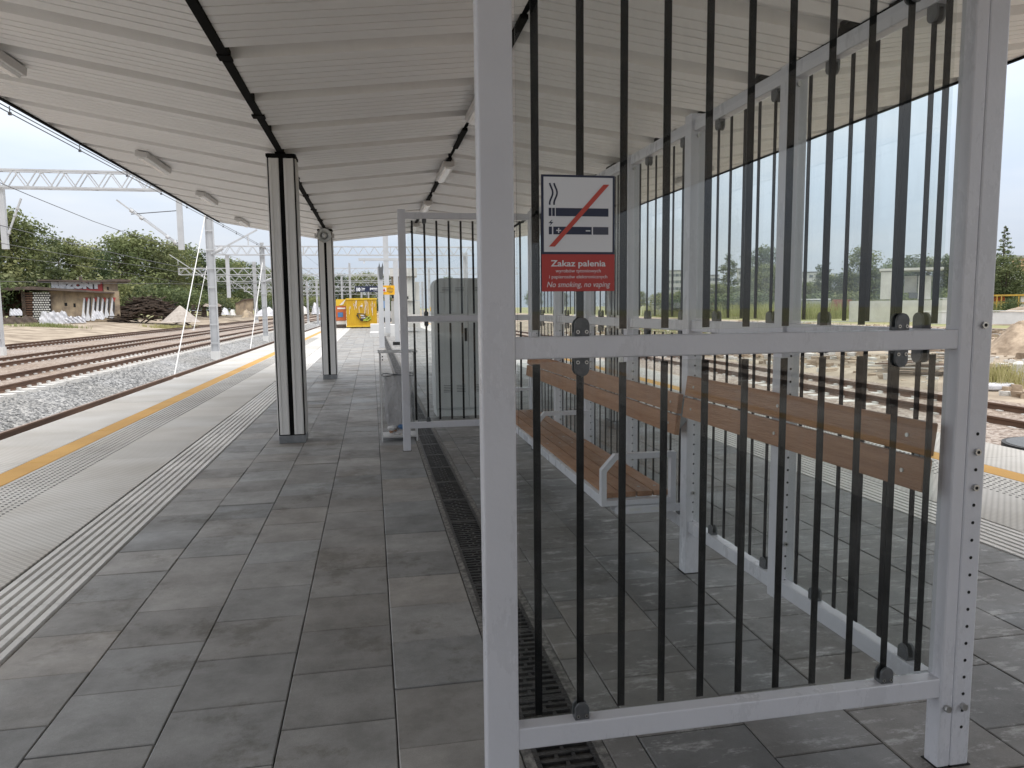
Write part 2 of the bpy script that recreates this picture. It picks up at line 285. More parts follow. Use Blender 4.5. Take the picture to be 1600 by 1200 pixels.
# ------------------------------------------------------------------ mesh helpers
class MB:
    def __init__(s): s.v = []; s.f = []; s.m = []; s.mi = 0
    def quad(s, a, b, c, d):
        n = len(s.v); s.v += [tuple(a), tuple(b), tuple(c), tuple(d)]; s.f.append((n, n+1, n+2, n+3)); s.m.append(s.mi)
    def add(s, vs, fs):
        n = len(s.v); s.v += [tuple(x) for x in vs]
        for f in fs: s.f.append(tuple(n+i for i in f)); s.m.append(s.mi)
    def box(s, x0, x1, y0, y1, z0, z1, T=None):
        vs = [(x, y, z) for z in (z0, z1) for y in (y0, y1) for x in (x0, x1)]
        if T: vs = [T @ Vector(p) for p in vs]
        s.add(vs, [(0, 2, 3, 1), (4, 5, 7, 6), (0, 1, 5, 4), (2, 6, 7, 3), (0, 4, 6, 2), (1, 3, 7, 5)]); return s
    def bar(s, a, b, wd, h=None, up=(0, 0, 1)):
        a, b = Vector(a), Vector(b); h = h or wd; d = (b-a); l = d.length; d = d/l
        u = Vector(up)
        if abs(d.dot(u)) > .98: u = Vector((0, 1, 0))
        r = d.cross(u).normalized(); u = r.cross(d)
        vs = [p + r*i*wd/2 + u*j*h/2 for p in (a, b) for j in (-1, 1) for i in (-1, 1)]
        s.add(vs, [(0, 1, 3, 2), (4, 6, 7, 5), (0, 4, 5, 1), (2, 3, 7, 6), (0, 2, 6, 4), (1, 5, 7, 3)]); return s
    def tube(s, pts, r, n=8, cap=True):
        pts = [Vector(p) for p in pts]; rs = r if isinstance(r, (list, tuple)) else [r]*len(pts); vs = []; fs = []
        for i, p in enumerate(pts):
            d = (pts[min(i+1, len(pts)-1)] - pts[max(i-1, 0)]).normalized()
            u = Vector((0, 0, 1)) if abs(d.z) < .95 else Vector((1, 0, 0)); q = d.cross(u).normalized(); u = q.cross(d)
            for k in range(n):
                a = 2*PI*k/n; vs.append(p + (q*math.cos(a)+u*math.sin(a))*rs[i])
        for i in range(len(pts)-1):
            for k in range(n): fs.append((i*n+k, i*n+(k+1) % n, (i+1)*n+(k+1) % n, (i+1)*n+k))
        if cap: fs += [tuple(range(n-1, -1, -1)), tuple((len(pts)-1)*n+k for k in range(n))]
        s.add(vs, fs); return s
    def prism(s, poly, o, ax, ay, dz):        # outline poly in plane (ax, ay) at o, extruded by dz
        o, ax, ay, dz = Vector(o), Vector(ax), Vector(ay), Vector(dz); n = len(poly)
        vs = [o+ax*x+ay*y for x, y in poly] + [o+ax*x+ay*y+dz for x, y in poly]
        fs = [tuple(range(n-1, -1, -1)), tuple(range(n, 2*n))] + [(i, (i+1) % n, n+(i+1) % n, n+i) for i in range(n)]
        s.add(vs, fs); return s
    def build(s, name, mats, parent=None, smooth=False, bevel=0, loc=None):
        me = bpy.data.meshes.new(name); me.from_pydata(s.v, [], s.f)
        for m in (mats if isinstance(mats, (list, tuple)) else [mats]): me.materials.append(m)
        if any(s.m): me.polygons.foreach_set('material_index', s.m)
        o = bpy.data.objects.new(name, me); COL.objects.link(o)
        if loc is not None:
            me.transform(Matrix.Translation(-Vector(loc))); o.location = loc
        if smooth: me.polygons.foreach_set('use_smooth', [True]*len(me.polygons))
        if parent:
            o.parent = parent
        if bevel:
            b = o.modifiers.new('bevel', 'BEVEL'); b.width = bevel; b.segments = 2; b.limit_method = 'ANGLE'; b.harden_normals = False
        me.update(); return o
def tag(o, label=None, cat=None, group=None, kind=None):
    if label: o['label'] = label
    if cat: o['category'] = cat
    if group: o['group'] = group
    if kind: o['kind'] = kind
    return o
def empty(name, loc, label, cat, group=None, rz=0):
    o = bpy.data.objects.new(name, None); o.empty_display_size = .2; COL.objects.link(o); o.location = loc; o.rotation_euler = (0, 0, rz)
    return tag(o, label, cat, group)
def copy_tree(o, parent=None):
    c = o.copy(); COL.objects.link(c); c.parent = parent
    for ch in [x for x in bpy.data.objects if x.parent == o]: copy_tree(ch, c)
    return c
def struct(o): return tag(o, kind='structure')
def np_mesh(name, verts, faces, mats, tint=None, parent=None, midx=None, tint_faces=None):
    me = bpy.data.meshes.new(name); me.from_pydata(verts.tolist(), [], faces.tolist())
    for m in (mats if isinstance(mats, list) else [mats]): me.materials.append(m)
    if tint_faces is not None:
        a = me.color_attributes.new('tint', 'FLOAT_COLOR', 'CORNER'); k = faces.shape[1]
        c = np.ones((len(faces)*k, 4)); tf = np.asarray(tint_faces)
        c[:, :3] = np.repeat(tf if tf.ndim == 2 else np.stack([tf]*3, 1), k, 0); a.data.foreach_set('color', c.ravel())
    if midx is not None: me.polygons.foreach_set('material_index', midx)
    o = bpy.data.objects.new(name, me); COL.objects.link(o)
    if parent: o.parent = parent
    return o
def text(name, body, size, T, m, parent, align='LEFT', ext=.0008, shear=0, bold=0, width=None):
    c = bpy.data.curves.new(name, 'FONT'); c.body = body; c.size = size; c.extrude = ext; c.shear = shear; c.offset = bold; c.align_x = align; c.resolution_u = 3
    o = bpy.data.objects.new(name, c); COL.objects.link(o)
    bpy.context.view_layer.update()
    me = bpy.data.meshes.new_from_object(o.evaluated_get(bpy.context.evaluated_depsgraph_get()))
    bpy.data.objects.remove(o); bpy.data.curves.remove(c)
    if width:
        xs = [v.co.x for v in me.vertices]; k = width/max(1e-6, max(xs)-min(xs)); me.transform(Matrix.Diagonal((k, 1, 1, 1)))
    me.materials.clear(); me.materials.append(m); me.transform(T)
    q = bpy.data.objects.new(name, me); COL.objects.link(q); q.parent = parent; return q
def face_T(x, y, z):   # text standing upright, read from -Y
    return Matrix.Translation((x, y, z)) @ Matrix.Rotation(PI/2, 4, 'X')

# ================================================================== SETTING
GX = [(-900, 1.5), (-120, .6), (-60, .35), (-32, .2), (-30, .15), (-22, -.5), (-9.05, -.5), (-7.3, -.97), (-4.4, -.97), (6.4, -.95), (10, -.74), (13.9, -.72), (16, -.6), (22, -.35), (34, .05), (70, .2), (900, 1.5)]
def hgt(x, y=0):
    return float(np.interp(x, [a for a, b in GX], [b for a, b in GX]))
def ground_strip(name, x0, x1, m, nx=6, amp=0.0, fine=False):
    xs = sorted(set(list(np.linspace(x0, x1, nx)) + [a for a, b in GX if x0 < a < x1]))
    ys = list(np.concatenate([np.arange(-200, 0, 10), np.arange(0, 60, 1.0 if fine else 3), np.arange(60, 200, 8), np.array([200, 260, 350, 500, 800, 1500])]))
    V = []
    r = np.random.default_rng(abs(int(x0*7)) % 1000)
    ph = r.uniform(0, 6, 6)
    for y in ys:
        for x in xs:
            a = amp if x0 < x < x1 else 0
            V.append((x, y, hgt(x) + a*(math.sin(x*.7+ph[0]+y*.31)+math.sin(y*.53+ph[1]-x*.4)+.6*math.sin(x*1.7+y*1.3+ph[2])+.5*r.normal())))
    n = len(xs); F = [(j*n+i, j*n+i+1, (j+1)*n+i+1, (j+1)*n+i) for j in range(len(ys)-1) for i in range(n-1)]
    o = np_mesh(name, np.array(V), np.array(F), m); o.data.polygons.foreach_set('use_smooth', [True]*len(F)); return struct(o)
ground_strip('ballast', -9.05, -4.2, M['ballast'], 12, .012, True)
ground_strip('track_bed', -21.8, -9.05, M['pinkbal'], 20, .008)
ground_strip('yard_ground', -36, -21.8, M['dirt'], 16, .05)
ground_strip('ground', -900, -36, M['field'], 14, .05)
ground_strip('ground_under_platform', -4.2, 6.2, M['dirt'], 3)
ground_strip('track_bed', 6.2, 13.9, M['pinkbal'], 14, .012, True)
ground_strip('sandy_ground', 13.9, 34, M['dirt'], 30, .05)
ground_strip('grass_field', 34, 900, M['field'], 20, .06)

# platform body
PX0, PX1, PY0, PY1 = -4.35, 6.45, -30, 76
b = MB(); b.box(PX0+.06, PX1-.06, PY0, PY1, -1.1, -.014)
struct(b.build('platform', M['joint']))
b = MB(); b.box(PX0, PX0+.058, PY0, PY1, -.95, -.05); b.box(PX1-.058, PX1, PY0, PY1, -.95, -.05)
struct(b.build('platform_wall', M['concrete']))

def tiles(cols, y0, y1, pitch, m, name, gap=.0045, z=0, off=True, jit=.0009, tlo=.8, thi=1.14, chroma=.02, bev=.004, sheet=None):
    V = []; F = []; T = []
    for ci, (a, c) in enumerate(cols):
        y = y0 + (pitch/2 if (off and ci % 2) else 0)
        while y < y1:
            g = gap/2; dz = rng.normal()*jit; n = len(V); p0 = y+g; p1 = y+pitch-g
            tl = rng.normal()*jit*.6
            xs = (a+g, a+g+bev, c-g-bev, c-g); yy = (p0, p0+bev, p1-bev, p1)
            for (X, Y, Z) in ((xs[0], yy[0], -.014), (xs[3], yy[0], -.014), (xs[3], yy[3], -.014), (xs[0], yy[3], -.014),
                              (xs[0], yy[0], -.003+dz), (xs[3], yy[0], -.003+dz), (xs[3], yy[3], -.003+dz), (xs[0], yy[3], -.003+dz),
                              (xs[1], yy[1], dz), (xs[2], yy[1], dz+tl), (xs[2], yy[2], dz), (xs[1], yy[2], dz-tl)):
                V.append((X, Y, z+Z))
            for q in range(4):
                r = (q+1) % 4; F.append((n+q, n+r, n+4+r, n+4+q)); F.append((n+4+q, n+4+r, n+8+r, n+8+q))
            F.append((n+8, n+9, n+10, n+11))
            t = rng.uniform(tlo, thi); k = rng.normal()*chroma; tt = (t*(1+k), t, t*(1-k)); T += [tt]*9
            y += pitch
    return struct(np_mesh(name, np.array(V), np.array(F), m, tint_faces=np.array(T)))
left_cols = [(-1.6, -1.2), (-1.2, -.785), (-.785, -.365), (-.365, .045), (.045, .452)]
right_cols = [(.742, .87)] + [(.87+.405*i, .87+.405*(i+1)) for i in range(7)]
tiles(left_cols, PY0, PY1, .405, M['paver'], 'paving', jit=.0014, tlo=.78, thi=1.12)
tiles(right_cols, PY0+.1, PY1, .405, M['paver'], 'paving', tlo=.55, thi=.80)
# studded slabs, yellow line
for cols in ([(PX0, -3.45), (-3.2, -2.035)], [(4.14, 5.30), (5.55, PX1)]):
    tiles(cols, PY0, PY1, 1.0, M['slab'], 'edge_slabs', off=False, gap=.004, tlo=.93, thi=1.05, chroma=.006)
for cols in ([(-3.45, -3.2)], [(5.30, 5.55)]):
    tiles(cols, PY0, PY1, 1.0, M['yellow_line'], 'yellow_safety_line', off=False, gap=.004, tlo=.93, thi=1.06, chroma=.01, z=.001)
def ribs(x0, x1, n, name):
    V = []; F = []; T = []; MI = []
    y = PY0; pitch = .405; w = (x1-x0)/n; g = .012
    while y < PY1:
        t = rng.uniform(.9, 1.08)
        for i in range(n):
            a = x0+i*w+g/2; c = a+w-g; k = len(V); ya, yb = y+.002, y+pitch-.002
            for Y in (ya, yb):
                for X, Z in ((a, -.010), (a+.007, .005), (c-.007, .005), (c, -.010), (c+g, -.010)): V.append((X, Y, Z))
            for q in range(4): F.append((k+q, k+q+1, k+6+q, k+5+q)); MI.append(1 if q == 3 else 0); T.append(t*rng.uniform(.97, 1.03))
            F.append((k+0, k+1, k+2, k+3)); MI.append(0); T.append(t)
        y += pitch
    o = np_mesh(name, np.array(V), np.array([f if len(f) == 4 else f for f in F]), [M['rib'], M['groove_shade']], tint_faces=np.array(T), midx=MI)
    return struct(o)
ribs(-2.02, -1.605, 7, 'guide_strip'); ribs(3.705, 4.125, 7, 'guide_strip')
def domes(x0, nx, y0, y1, name):
    V = []; F = []; K = 6; p = .056
    for j in range(int((y1-y0)/.06)):
        for i in range(nx):
            cx = x0+i*p; cy = y0+j*.06+(i % 2)*.03; n = len(V)
            for r, z in ((.0135, -.001), (.0085, .0052)):
                for q in range(K): V.append((cx+r*math.cos(q*2*PI/K), cy+1.25*r*math.sin(q*2*PI/K), z))
            for q in range(K): F.append((n+q, n+(q+1) % K, n+K+(q+1) % K, n+K+q))
            F.append((n+K, n+K+1, n+K+2, n+K+3)); F.append((n+K, n+K+3, n+K+4, n+K+5))
    return tag(np_mesh(name, np.array(V), np.array(F), M['dome']), kind='structure')
domes(-3.14, 8, 3, 40, 'tactile_domes'); domes(4.84, 8, 2, 22, 'tactile_domes')

# tracks ---------------------------------------------------------------
def track(xa, xb, zr, label, y0=-30, y1=330, ysl=130, sink=0):
    t = empty('railway_track', ((xa+xb)/2, y0, zr-.17), label, 'railway track')
    prof = [(-.07, 0), (.07, 0), (.07, .014), (.012, .035), (.012, .125), (.036, .135), (.036, .168), (-.036, .168), (-.036, .135), (-.012, .125), (-.012, .035), (-.07, .014)]
    for x in (xa, xb):
        b = MB(); b.prism(prof, (x, y0, zr-.17), (1, 0, 0), (0, 0, 1), (0, y1-y0, 0))
        b.mi = 1; b.box(x-.034, x+.034, y0, y1, zr-.0015, zr+.0006)
        r = b.build('rail', [M['rust'], M['railtop']]); r.parent = t; r.matrix_parent_inverse = Matrix.Translation(-t.location)
    b = MB(); y = y0; cx = (xa+xb)/2
    while y < ysl:
        for k in (-1, 1):
            pass
        b.prism([(-1.28, -.12), (1.28, -.12), (1.28, .0), (.5, .0), (.4, -.03), (-.4, -.03), (-.5, .0), (-1.28, .0)], (cx+rng.normal()*.01, y, zr-.165-sink), (1, 0, 0), (0, 0, 1), (0, .26, 0))
        for x in (xa, xb):
            for s in (-1, 1): b.box(x+s*.09-.03, x+s*.09+.03, y+.06, y+.2, zr-.166, zr-.12)
        y += .6
    r = b.build('sleepers', M['sleeper']); r['kind'] = 'stuff'; r.parent = t; r.matrix_parent_inverse = Matrix.Translation(-t.location)
track(-6.95, -5.51, -.76, 'brown rails of the track right beside the left platform edge', ysl=60)
track(-10.75, -9.2, -.33, 'track with pale sleepers showing, just beyond the grey ballast strip')
track(-14.95, -13.4, -.34, 'rusty track in the middle of the yard, second from the graffiti shed', sink=.03)
track(-20.7, -19.15, -.33, 'rusty track farthest from the platform, next to the storage yard', sink=.03)
track(11.15, 12.65, -.58, 'rusty track on pale sleepers to the right of the platform', y1=200, ysl=110)

# ================================================================== CANOPY
cano = empty('platform_canopy', (1.05, 5, 0), 'white ribbed metal canopy roofing the whole platform', 'canopy')
CY0, CY1 = -20.0, 19.25
def soffit(xa, za, xb, zb):
    ys = []; c = 5.35-1.04*25
    while c < CY1+1:
        for d, z in ((-.115, 0), (-.10, .085), (.10, .085), (.115, 0)): ys.append((c+d, z))
        for g in (.27, .40, .52, .645, .77):
            gy = c+g
            for d, z in ((-.009, 0), (-.0065, .014), (.0065, .014), (.009, 0)): ys.append((gy+d, z))
        c += 1.04
    ys = [(y, z) for y, z in ys if CY0 < y < CY1]; ys = [(CY0, 0)] + ys + [(CY1, 0)]
    V = []; n = 2
    for y, z in ys: V += [(xa, y, za+z), (xb, y, zb+z)]
    F = [(2*i, 2*i+1, 2*i+3, 2*i+2) for i in range(len(ys)-1)]
    o = np_mesh('soffit_panels', np.array(V), np.array(F), M['soffit'])
    o.parent = cano; o.matrix_parent_inverse = Matrix.Translation(-cano.location); return o
def cpart(b, name, m, **k):
    o = b.build(name, m, **k); o.parent = cano; o.matrix_parent_inverse = Matrix.Translation(-cano.location); return o
XL, XV, XR = -3.6, -.92, 1.05
soffit(XL, 3.65, XV-.028, 3.2); soffit(XV+.028, 3.2, XR-.02, 3.42); soffit(XR+.02, 3.42, 2*XR-XV-.028, 3.2); soffit(2*XR-XV+.028, 3.2, 2*XR-XL, 3.65)
b = MB()
for poly in ([(XL, 3.80), (XV, 3.42), (XR, 3.62), (2*XR-XV, 3.42), (2*XR-XL, 3.80), (2*XR-XL, 3.74), (2*XR-XV, 3.34), (XR, 3.54), (XV, 3.34), (XL, 3.74)],):
    n = len(poly)
    for i in range(n):
        x0, z0 = poly[i]; x1, z1 = poly[(i+1) % n]; b.quad((x0, CY0, z0), (x1, CY0, z1), (x1, CY1, z1), (x0, CY1, z0))
cpart(b, 'roof_covering', M['roof'])
b = MB()
for s in (0, 1):
    f = lambda x: (2*XR-x) if s else x
    a, c = sorted((f(XL-.03), f(XL+.002))); b.box(a, c, CY0, CY1+.03, 3.645, 3.83)
for y0, y1 in ((CY1+.002, CY1+.032), (CY0-.032, CY0-.002)):
    pts = [(XL, 3.65), (XV, 3.2), (XR, 3.42), (2*XR-XV, 3.2), (2*XR-XL, 3.65)]
    for i in range(4):
        (x0, z0), (x1, z1) = pts[i], pts[i+1]
        vs = [(x, y, z+dz) for y in (y0, y1) for (x, z) in ((x0, z0), (x1, z1)) for dz in (-.01, .17)]
        b.add(vs, [(0, 1, 3, 2), (4, 6, 7, 5), (0, 4, 5, 1), (2, 3, 7, 6), (0, 2, 6, 4), (1, 5, 7, 3)])
cpart(b, 'fascia', M['trim'])
b = MB()
for x in (XL-.006, 2*XR-XL-.026): b.box(x, x+.032, CY0, CY1, 3.625, 3.643)
for x in (XV, 2*XR-XV):
    b.box(x-.034, x+.034, CY0, CY1, 3.194, 3.25)
    y = CY0+.4
    while y < CY1: b.box(x-.05+random.uniform(-.012, .012), x+.05+random.uniform(-.01, .01), y, y+.12, 3.188, 3.20); b.box(x-.026, x+.030, y+.12, y+random.uniform(.8, 1.4), 3.186, 3.193); y += 1.56
b.box(XR-.022, XR+.022, CY0, CY1, 3.432, 3.47)
cpart(b, 'drip_seals', M['black'])
b = MB(); y = CY0
while y < CY1-1: b.box(XR-.028, XR+.028, y, y+random.uniform(.8, 1.25), 3.395, 3.424); y += 1.56
cpart(b, 'cable_trunking', M['black'])['kind'] = 'stuff'

def column(x, y, label):
    t = empty('canopy_column', (x, y, 0), label, 'column', 'clad columns under the canopy')
    b = MB(); b.box(-.143, .143, -.143, .143, .09, 3.18); b.build('core', M['black'], t)
    b = MB()
    for k in range(4):
        T = Matrix.Rotation(k*PI/2, 4, 'Z')
        for s in (-1, 1):
            a, c = (-.130, -.025) if s < 0 else (.025, .130)
            b.box(a, c, -.151, -.130, .10, 3.13, T)
            b.box(a+.006, a+.030, -.1555, -.1512, .10, 3.13, T); b.box(c-.030, c-.006, -.1555, -.1512, .10, 3.13, T)
    b.build('cladding', M['clad'], t, bevel=.0025)
    b = MB(); b.box(-.145, .145, -.148, .148, .0, .088); b.build('plinth', M['plinth'], t, bevel=.004)
    b = MB(); b.box(-.156, .156, -.156, .156, 3.145, 3.175); b.build('cap', M['black'], t)
    b = MB()
    for z in (.16, 1.45, .72): b.box(-.012, .012, -.15, -.1435, z, z+.05)
    b.build('cable_clips', M['black'], t)
    return t
column(-.915, 8.62, 'nearest silver clad column by the guide strip')
column(-.915, 16.3, 'farther silver clad column carrying the round loudspeaker')
column(3.015, 8.62, 'silver clad column behind the brown bench, seen through the glass wall')
column(3.015, 16.3, 'farther silver clad column on the right side, seen through the glass screens')

def strip_lamp(x, y, z, L_, label, rx=0):
    t = empty('strip_lamp', (x, y, z), label, 'lamp', 'white strip lamps under the canopy')
    t.rotation_euler = (0, rx, 0)
    b = MB(); b.box(-.075, .075, -L_/2, L_/2, -.07, .0); b.build('housing', M['lampbody'], t, bevel=.006)
    b = MB(); b.prism([(-.05, -.02), (-.03, -.045), (.03, -.045), (.05, -.02)], (0, -L_/2+.02, -.05), (1, 0, 0), (0, 0, 1), (0, L_-.04, 0)); b.build('diffuser', M['lamplens'], t)
    return t
sl = math.atan2(.45, 2.68)
for y, lb in ((6.3, 'strip lamp on the left canopy slope, cut by the left picture edge'), (10.75, 'strip lamp second from the camera on the left canopy slope'), (14.0, 'strip lamp third from the camera on the left canopy slope'), (17.6, 'strip lamp farthest along the left canopy slope, beside the first column')):
    strip_lamp(-2.78, y, 3.50, 1.15, lb, sl)
for y, lb in ((6.9, 'strip lamp under the ridge, mostly hidden by the thick front post'), (10.35, 'strip lamp under the ridge, nearest one seen whole left of the thick front post'), (13.9, 'strip lamp under the ridge just above the far screen top rail'), (17.4, 'strip lamp under the ridge seen through the far screen')):
    strip_lamp(1.05, y, 3.40, 1.15, lb)
for y, lb in ((3.5, 'strip lamp on the right canopy slope nearest the camera'), (10.75, 'strip lamp on the right canopy slope behind the glass wall')):
    strip_lamp(4.88, y, 3.50, 1.15, lb, -sl)

# loudspeaker on the second column
t = empty('loudspeaker', (-.915, 16.15, 3.02), 'round grey horn loudspeaker on the farther left column', 'loudspeaker')
b = MB(); b.tube([(0, -.02, 0), (0, -.10, 0), (0, -.2, 0), (0, -.25, 0)], [.05, .065, .115, .15], 20, False); b.tube([(0, -.25, 0), (0, -.262, 0)], [.15, .146], 20, False); b.mi = 1; b.tube([(0, -.258, 0), (0, -.2, 0), (0, -.125, 0)], [.140, .09, .05], 20, False); b.tube([(0, -.126, 0), (0, -.120, 0)], [.052, .04], 20); b.build('horn', [M['lampbody'], M['cabinet']], t)
b = MB(); b.tube([(0, -.12, 0), (0, -.2, 0), (0, -.235, 0)], [.06, .055, .03], 14); b.build('driver', M['cabinet'], t, smooth=True)
b = MB(); b.box(-.2, .2, -.03, .0, -.02, .02); b.box(-.2, -.17, -.16, .0, -.05, .05); b.box(.17, .2, -.16, .0, -.05, .05); b.build('bracket', M['lampbody'], t)

# ================================================================== GLASS SCREENS
def clamp(parent, x, z, up, face=-1, name='clamp', both=True, bolts=True):
    w_, h_ = .043, .03
    prof = [(-w_/2, 0), (w_/2, 0), (w_/2, h_*up)] + [(w_/2*math.cos(a), h_*up + up*w_/2*math.sin(a)) for a in np.linspace(.2, PI-.2, 7)] + [(-w_/2, h_*up)]
    if up < 0: prof = prof[::-1]
    b = MB()
    for y0, y1 in ((-.016, -.0062), (.0095, .018)): b.prism(prof, (x, y0, z), (1, 0, 0), (0, 0, 1), (0, y1-y0, 0))
    b.box(x-w_/2, x+w_/2, -.006, .0092, z-.002 if up > 0 else z-.010, z+.010 if up > 0 else z+.002)
    c = b.build(name, M['clamp'], parent, bevel=.0015)
    if bolts:
        b = MB()
        for s in (-1, 1): b.tube([(x+s*.0125, -.0158, z+up*.012), (x+s*.0125, -.0185, z+up*.012)], .0052, 10); b.mi = 1; b.tube([(x+s*.0125, -.0184, z+up*.012), (x+s*.0125, -.0189, z+up*.012)], .0028, 6); b.mi = 0
        b.build('bolts', [M['bolt'], M['hole']], c)
    return c
ZT0, ZT1, ZM0, ZM1, ZB0, ZB1 = 2.412, 2.475, 1.358, 1.418, .238, .302
def screen(t, bays, feet, mull, barx, clampidx, postw=.09, postd=.06, bolts=True, bw=.021, bars_only=None):
    for (a, c) in feet:
        b = MB(); b.box(a, c, -postd/2, postd/2, 0, ZT1+.03); b.build('post', M['steel'], t, bevel=.006)
        b = MB(); b.box(a-.005, c+.005, -postd/2-.005, postd/2+.005, -.001, .004); b.build('foot_plate', M['hole'], t)
    for (a, c) in mull:
        b = MB(); b.box(a, c, -postd/2, postd/2, ZB0-.02, ZT1); b.build('mullion', M['steel'], t, bevel=.004)
    for (a, c) in bays:
        for z0, z1 in ((ZT0, ZT1), (ZM0, ZM1), (ZB0, ZB1)):
            b = MB(); b.box(a-.002, c+.002, -.025, .025, z0, z1); b.build('rail', M['steel'], t, bevel=.004)
        for z0, z1 in ((ZM1+.014, ZT0-.012), (ZB1+.014, ZM0-.012)):
            b = MB(); b.box(a+.012, c-.012, -.004, .004, z0, z1); g = b.build('glass_pane', M['glass'], t)
            for x in barx:
                if a+.01 < x < c-.01:
                    b = MB(); b.box(x-bw/2, x+bw/2, .0046, .0085, z0+.004, z1-.004); b.build('black_bar', M['bar'], g)
        xs = [x for x in barx if a+.01 < x < c-.01]
        for i in clampidx:
            if i < len(xs):
                for z, u in ((ZM1, 1), (ZM0, -1), (ZB1, 1), (ZT0, -1)): clamp(t, xs[i], z, u, bolts=bolts)
# front
t = empty('glass_screen', (0, 1.965, 0), 'nearest grey framed glass screen with black bars and the no smoking sign', 'glass screen')
fx = [.443+.125*k for k in range(11)]
screen(t, [(.378, 1.752)], [(.285, .378), (1.752, 1.7985), (1.799, 1.868)], [], fx, [1, 9])
b = MB()   # bolt heads at the foot and up the corner post
for x in (1.775, 1.835): b.tube([(x, -.031, .205), (x, -.043, .205)], .011, 8)
for z in (1.43, 1.037, .924): b.tube([(1.835, -.031, z), (1.835, -.0385, z)], .0115, 6)
b.build('bolts', M['bolt'], t)
b = MB()
for k in range(18):
    z = 1.0935-.0565*k
    if z > .1: b.tube([(1.835, -.0302, z), (1.835, -.0310 if k not in (1, 3) else -.0392, z)], .0055, 8)
b.tube([(1.835, -.0302, 1.43), (1.835, -.0392, 1.43)], .0055, 8)
b.build('bolt_holes', M['hole'], t)
# back
t2 = empty('glass_screen', (0, 7.72, 0), 'farther glass screen in front of the grey cabinet', 'glass screen')
screen(t2, [(.368, 1.655)], [(.29, .368), (1.655, 1.70)], [], [.435+.126*k for k in range(10)], [1, 8], bolts=False)
# side wall: local x runs along the platform
WA = math.atan(.014)
t3 = empty('glass_wall', (1.75, 1.93, 0), 'long glazed side wall behind the brown benches', 'glass wall', rz=PI/2+WA)
bays = []; feet = [(1.80, 1.88), (3.66, 3.74), (5.49, 5.57)]; mull = [(.89, .96), (2.735, 2.805), (4.58, 4.65)]
eds = [.07, .89, .96, 1.80, 1.88, 2.735, 2.805, 3.66, 3.74, 4.58, 4.65, 5.49]
barx = []
for i in range(0, 12, 2):
    bays.append((eds[i], eds[i+1])); s0 = eds[i]+.088
    barx += [s0+.128*k for k in range(6)]
screen(t3, bays, feet, mull, barx, [0, 4], bolts=False, bw=.02, postd=.085)
# hole strips with bolts on the inner faces of the posts (camera side faces)
b = MB(); bb = MB()
for (a, c) in feet+mull:
    for k in range(24):
        z = .30+.0545*k
        if k in (3, 14): bb.tube([(a-.0005, 0, z), (a-.007, 0, z)], .0105, 8)
        if z < 1.3: b.tube([(a-.0003, 0, z), (a-.0012 if k not in (3, 14) else a-.0075, 0, z)], .0052, 8)
    bb.tube([(a-.0005, .0, 2.39), (a-.008, .0, 2.39)], .011, 8)
b.build('bolt_holes', M['hole'], t3); bb.build('bolts', M['bolt'], t3)

# no smoking sign, on the front of the glass
sg = empty('no_smoking_sign', (.455, 1.953, 1.541), 'white and red no smoking sign stuck on the nearest glass screen', 'sign')
sx = .205/378; sz = .310/620
def U(x, y): return ((x-285)*sx, (720-y)*sz)
def plate(name, x0, y0, x1, y1, d, m, par=sg, th=.0008):
    a = U(x0, y0); c = U(x1, y1); b = MB(); b.box(a[0], c[0], -d-th, -d, c[1], a[1]); return b.build(name, m, par)
back = plate('backing_plate', 285, 100, 663, 720, 0, M['navy'], th=.003)
plate('white_field', 297, 112, 652, 508, .003, M['signwhite']); plate('red_field', 285, 521, 663, 720, .003, M['signred'])
b = MB()
def rect(b, x0, y0, x1, y1, d=.0038, th=.0006):
    a = U(x0, y0); c = U(x1, y1); b.box(a[0], c[0], -d-th, -d, c[1], a[1])
for x0, x1 in ((322, 336), (340, 353), (358, 630)): rect(b, x0, 275, x1, 318)
for x0, x1 in ((322, 338), (345, 543)): rect(b, x0, 374, x1, 415)
for dx in (0, 22):
    pts = []
    for i in range(13):
        yy = 145+i*9.5; pts.append((331+dx+8*math.sin(i/12*PI*2-1.2)+4, yy))
    for i in range(12):
        (xa, ya), (xb, yb) = pts[i], pts[i+1]; pa, pb = U(xa, ya), U(xb, yb)
        b.bar((pa[0], -.0041, pa[1]), (pb[0], -.0041, pb[1]), .0046, .0006, up=(0, 1, 0))
b.prism([U(*p) for p in ((338, 338), (320, 356), (333, 356), (326, 371), (345, 350), (333, 350), (340, 338))], (0, -.0038, 0), (1, 0, 0), (0, 0, 1), (0, -.0006, 0))
b.build('cigarette_symbols', M['navy'], sg)
b = MB(); rect(b, 550, 374, 630, 415); b.build('vape_tip', M['signgrey'], sg)
b = MB(); rect(b, 360, 391, 384, 397, .0045); rect(b, 369, 381, 375, 407, .0045); rect(b, 512, 392, 535, 398, .0045); b.build('battery_marks', M['signwhite'], sg)
b = MB(); b.prism([U(*p) for p in ((322, 480), (352, 480), (634, 148), (604, 148))], (0, -.0046, 0), (1, 0, 0), (0, 0, 1), (0, -.0006, 0)); b.build('slash', M['slashred'], sg)
def stext(body, cx, yb, width, size, shear=0, bold=0):
    p = U(cx, yb); text('lettering', body, size*sz, face_T(p[0], -.0042, p[1]), M['signwhite'], sg, 'CENTER', .0002, shear, bold, width*sx)
stext('Zakaz palenia', 474, 585, 285, 46, bold=.0004); stext('wyrobów tytoniowych', 474, 618, 235, 26); stext('i papierosów elektronicznych', 474, 650, 302, 26)
stext('No smoking, no vaping', 473, 697, 330, 42, .25)

